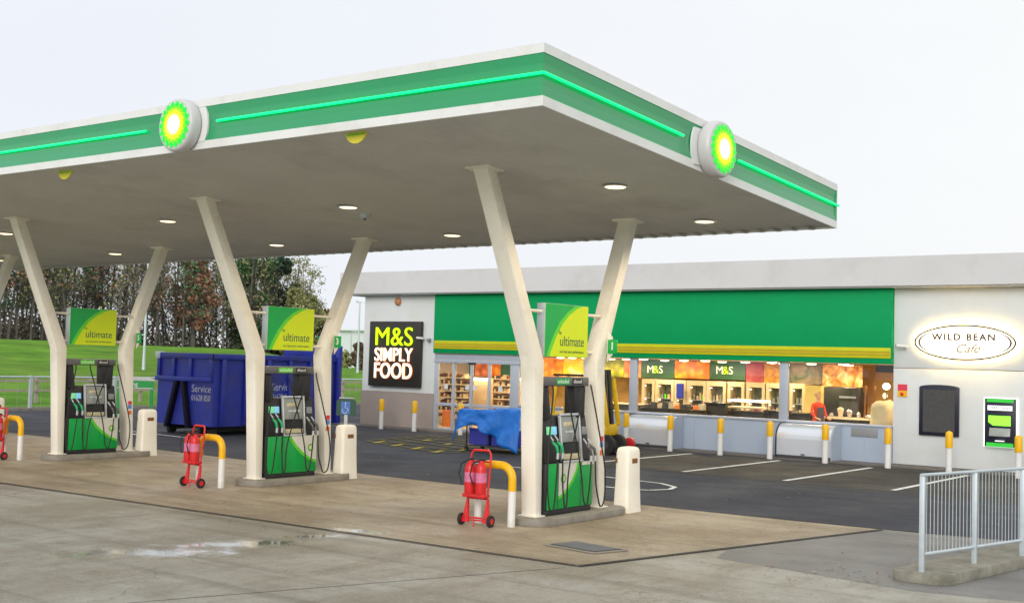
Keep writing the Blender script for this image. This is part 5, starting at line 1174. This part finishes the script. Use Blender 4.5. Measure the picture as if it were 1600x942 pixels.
placed = [False]*5
def treepos(u, depthx):
    """ground point at plane x=depthx along the line of sight of photo column u"""
    d = Matrix(M3).transposed() @ Vector((u-800, 545-471, 1849.18)); t = depthx/d.x
    return d.y*t
def put(k, x, y, s, rz):
    if not placed[k]: o = protos[k]; placed[k] = True
    else: o = copy_tree(protos[k])
    o.location = (x, y, bankz(x, y)-.05); o.rotation_euler = (0, 0, rz); o.scale = (s, s, s)
for i in range(90):
    u = -70+i*6.3+rt_.uniform(-3, 3); x = -72-rt_.random()*14; y = treepos(u, x)
    w_ = [3, 3, 3.2 if (230 < u < 330 or u < 30) else .6, 3, 1.5]
    k = rt_.choices(range(5), w_)[0]; s = rt_.uniform(.85, 1.15)
    if u > 462: s *= .82-(u-462)/60*.28
    put(k, x, y, s, rt_.uniform(0, 6.28))
# undergrowth along the foot of the trees
b = MB(); 
for i in range(17000):
    u = rt_.uniform(-80, 500); x = -74-rt_.random()*12; y = treepos(u, x); hh = (2.6 if u < 430 else 1.3)+.9*noise.noise((y*.35, x*.2, 3)); z = bankz(x, y)+abs(rt_.gauss(0, .5))*hh
    leafq(b, Vector((x, y, z)), rt_.uniform(.05, .14), rt_)
b.mi = 0
tag(b.build('undergrowth', mat('bramble_undergrowth', (.15, .125, .10), .9, var=.5, vs=.5)), 'dark bramble undergrowth at the foot of the trees on the bank', 'undergrowth', None, 'stuff')
def leafy(name, x, y, h, w, leafm, label, cat, nleaf, base=.1, seed=0, size=.13):
    rnd = random.Random(seed); root = thing(name, (x, y, bankz(x, y)-.05), label, cat); root_w = Vector(root.location)
    tr = MB(); o = root_w; tr.tube([o, o+Vector((.1, 0, h*.5)), o+Vector((0, .1, h*.9))], [.22, .12, .03], 8); tr.build('trunk', 'bark', root, smooth=60)
    cl = []
    for i in range(46):
        t = rnd.uniform(base, 1); rr = w*math.sin(math.pi*min(1, max(.05, (1-t)*.85+.12)))*.9; a = rnd.uniform(0, 6.28); q = rr*math.sqrt(rnd.random())
        cl.append((o+Vector((math.cos(a)*q, math.sin(a)*q, h*t)), rnd.uniform(.35, .8)*w*.42))
    cr = MB()
    for c, r in cl:
        cr.tube([o+Vector((0, 0, max(.3, (c-o).z-h*.12))), c], [.05, .01], 4, False)
    cr.mi = 1
    for i in range(nleaf):
        c, r = rnd.choice(cl); d = Vector((rnd.gauss(0, 1), rnd.gauss(0, 1), rnd.gauss(0, .8))).normalized()*r*rnd.uniform(.55, 1.08); leafq(cr, c+d, size*rnd.uniform(.6, 1.3), rnd)
    cr.build('crown', ['bark', leafm], root)
x = -76; 
leafy('evergreen_tree', x, treepos(392, x), 9.6, 2.6, 'leafdark', 'dense dark green tree rising above the middle of the skip', 'tree', 9000, .12, 1)
leafy('evergreen_tree', x-2, treepos(428, x-2), 9.9, 2.3, mat('blue_green_leaves', (.05, .10, .06), .7, var=.5, vs=.5), 'darker blue-green tree right of the dense green one', 'tree', 8000, .2, 2)
leafy('autumn_tree', -73, treepos(466, -73), 6.8, 2.4, 'leafolive', 'rounded olive green tree left of the shop', 'tree', 7000, .05, 3)
leafy('autumn_tree', -72, treepos(496, -72), 5.2, 1.7, mat('brown_orange_leaves', (.16, .09, .035), .8, var=.5, vs=.5), 'lower brown autumn tree at the right end of the wood', 'tree', 4500, .05, 4)
leafy('shrub', -62, treepos(562, -62), 2.0, .7, mat('brown_hedge_leaves', (.17, .12, .08), .8, var=.4, vs=.5), 'brownish shrub just left of the shop corner', 'shrub', 3000, .0, 5)
leafy('shrub', -66, treepos(536, -66), 1.4, .8, 'leafolive', 'small olive shrub between the skip and the shop', 'shrub', 1200, .0, 6)
leafy('russet_tree', -74, treepos(300, -74), 7.6, 1.9, 'leafred', 'russet red tree just left of the second column from the right of the bank', 'tree', 3300, .25, 7)
bpy.data.objects['russet_tree']['label'] = 'russet red leafy tree standing out behind the blue skip'

# fallen leaves and grit blown over the forecourt
b = MB(); rl_ = random.Random(5)
def litterleaf(x, y, z):
    a = rl_.uniform(0, 6.28); q = rl_.uniform(.012, .032); c, d = math.cos(a)*q, math.sin(a)*q; h = rl_.uniform(.002, .012)
    b.mi = rl_.randrange(3); b.add([(x+c, y+d, z), (x-d*.6, y+c*.6, z+h), (x-c, y-d, z+.002), (x+d*.6, y-c*.6, z+h*.4)], [(0, 1, 2, 3)])
for i in range(260): litterleaf(rl_.uniform(-26, -4), rl_.uniform(4, 17.5), .014)
for i in range(90): litterleaf(rl_.gauss(-5.2, .5), rl_.gauss(13.5, .6), .014)
for i in range(160): litterleaf(rl_.uniform(-28, -3), rl_.uniform(18.5, 29.8), .03)
for i in range(120):
    k = rl_.randrange(4); litterleaf(isl[k][0]+rl_.choice((-.45, .45))+rl_.gauss(0, .04), rl_.uniform(14, 17), .014)
tag(b.build('fallen_leaves', ['leafbrown', 'slot', 'wood']), 'scattered small fallen leaves and scraps of litter on the forecourt', 'leaves', None, 'stuff')
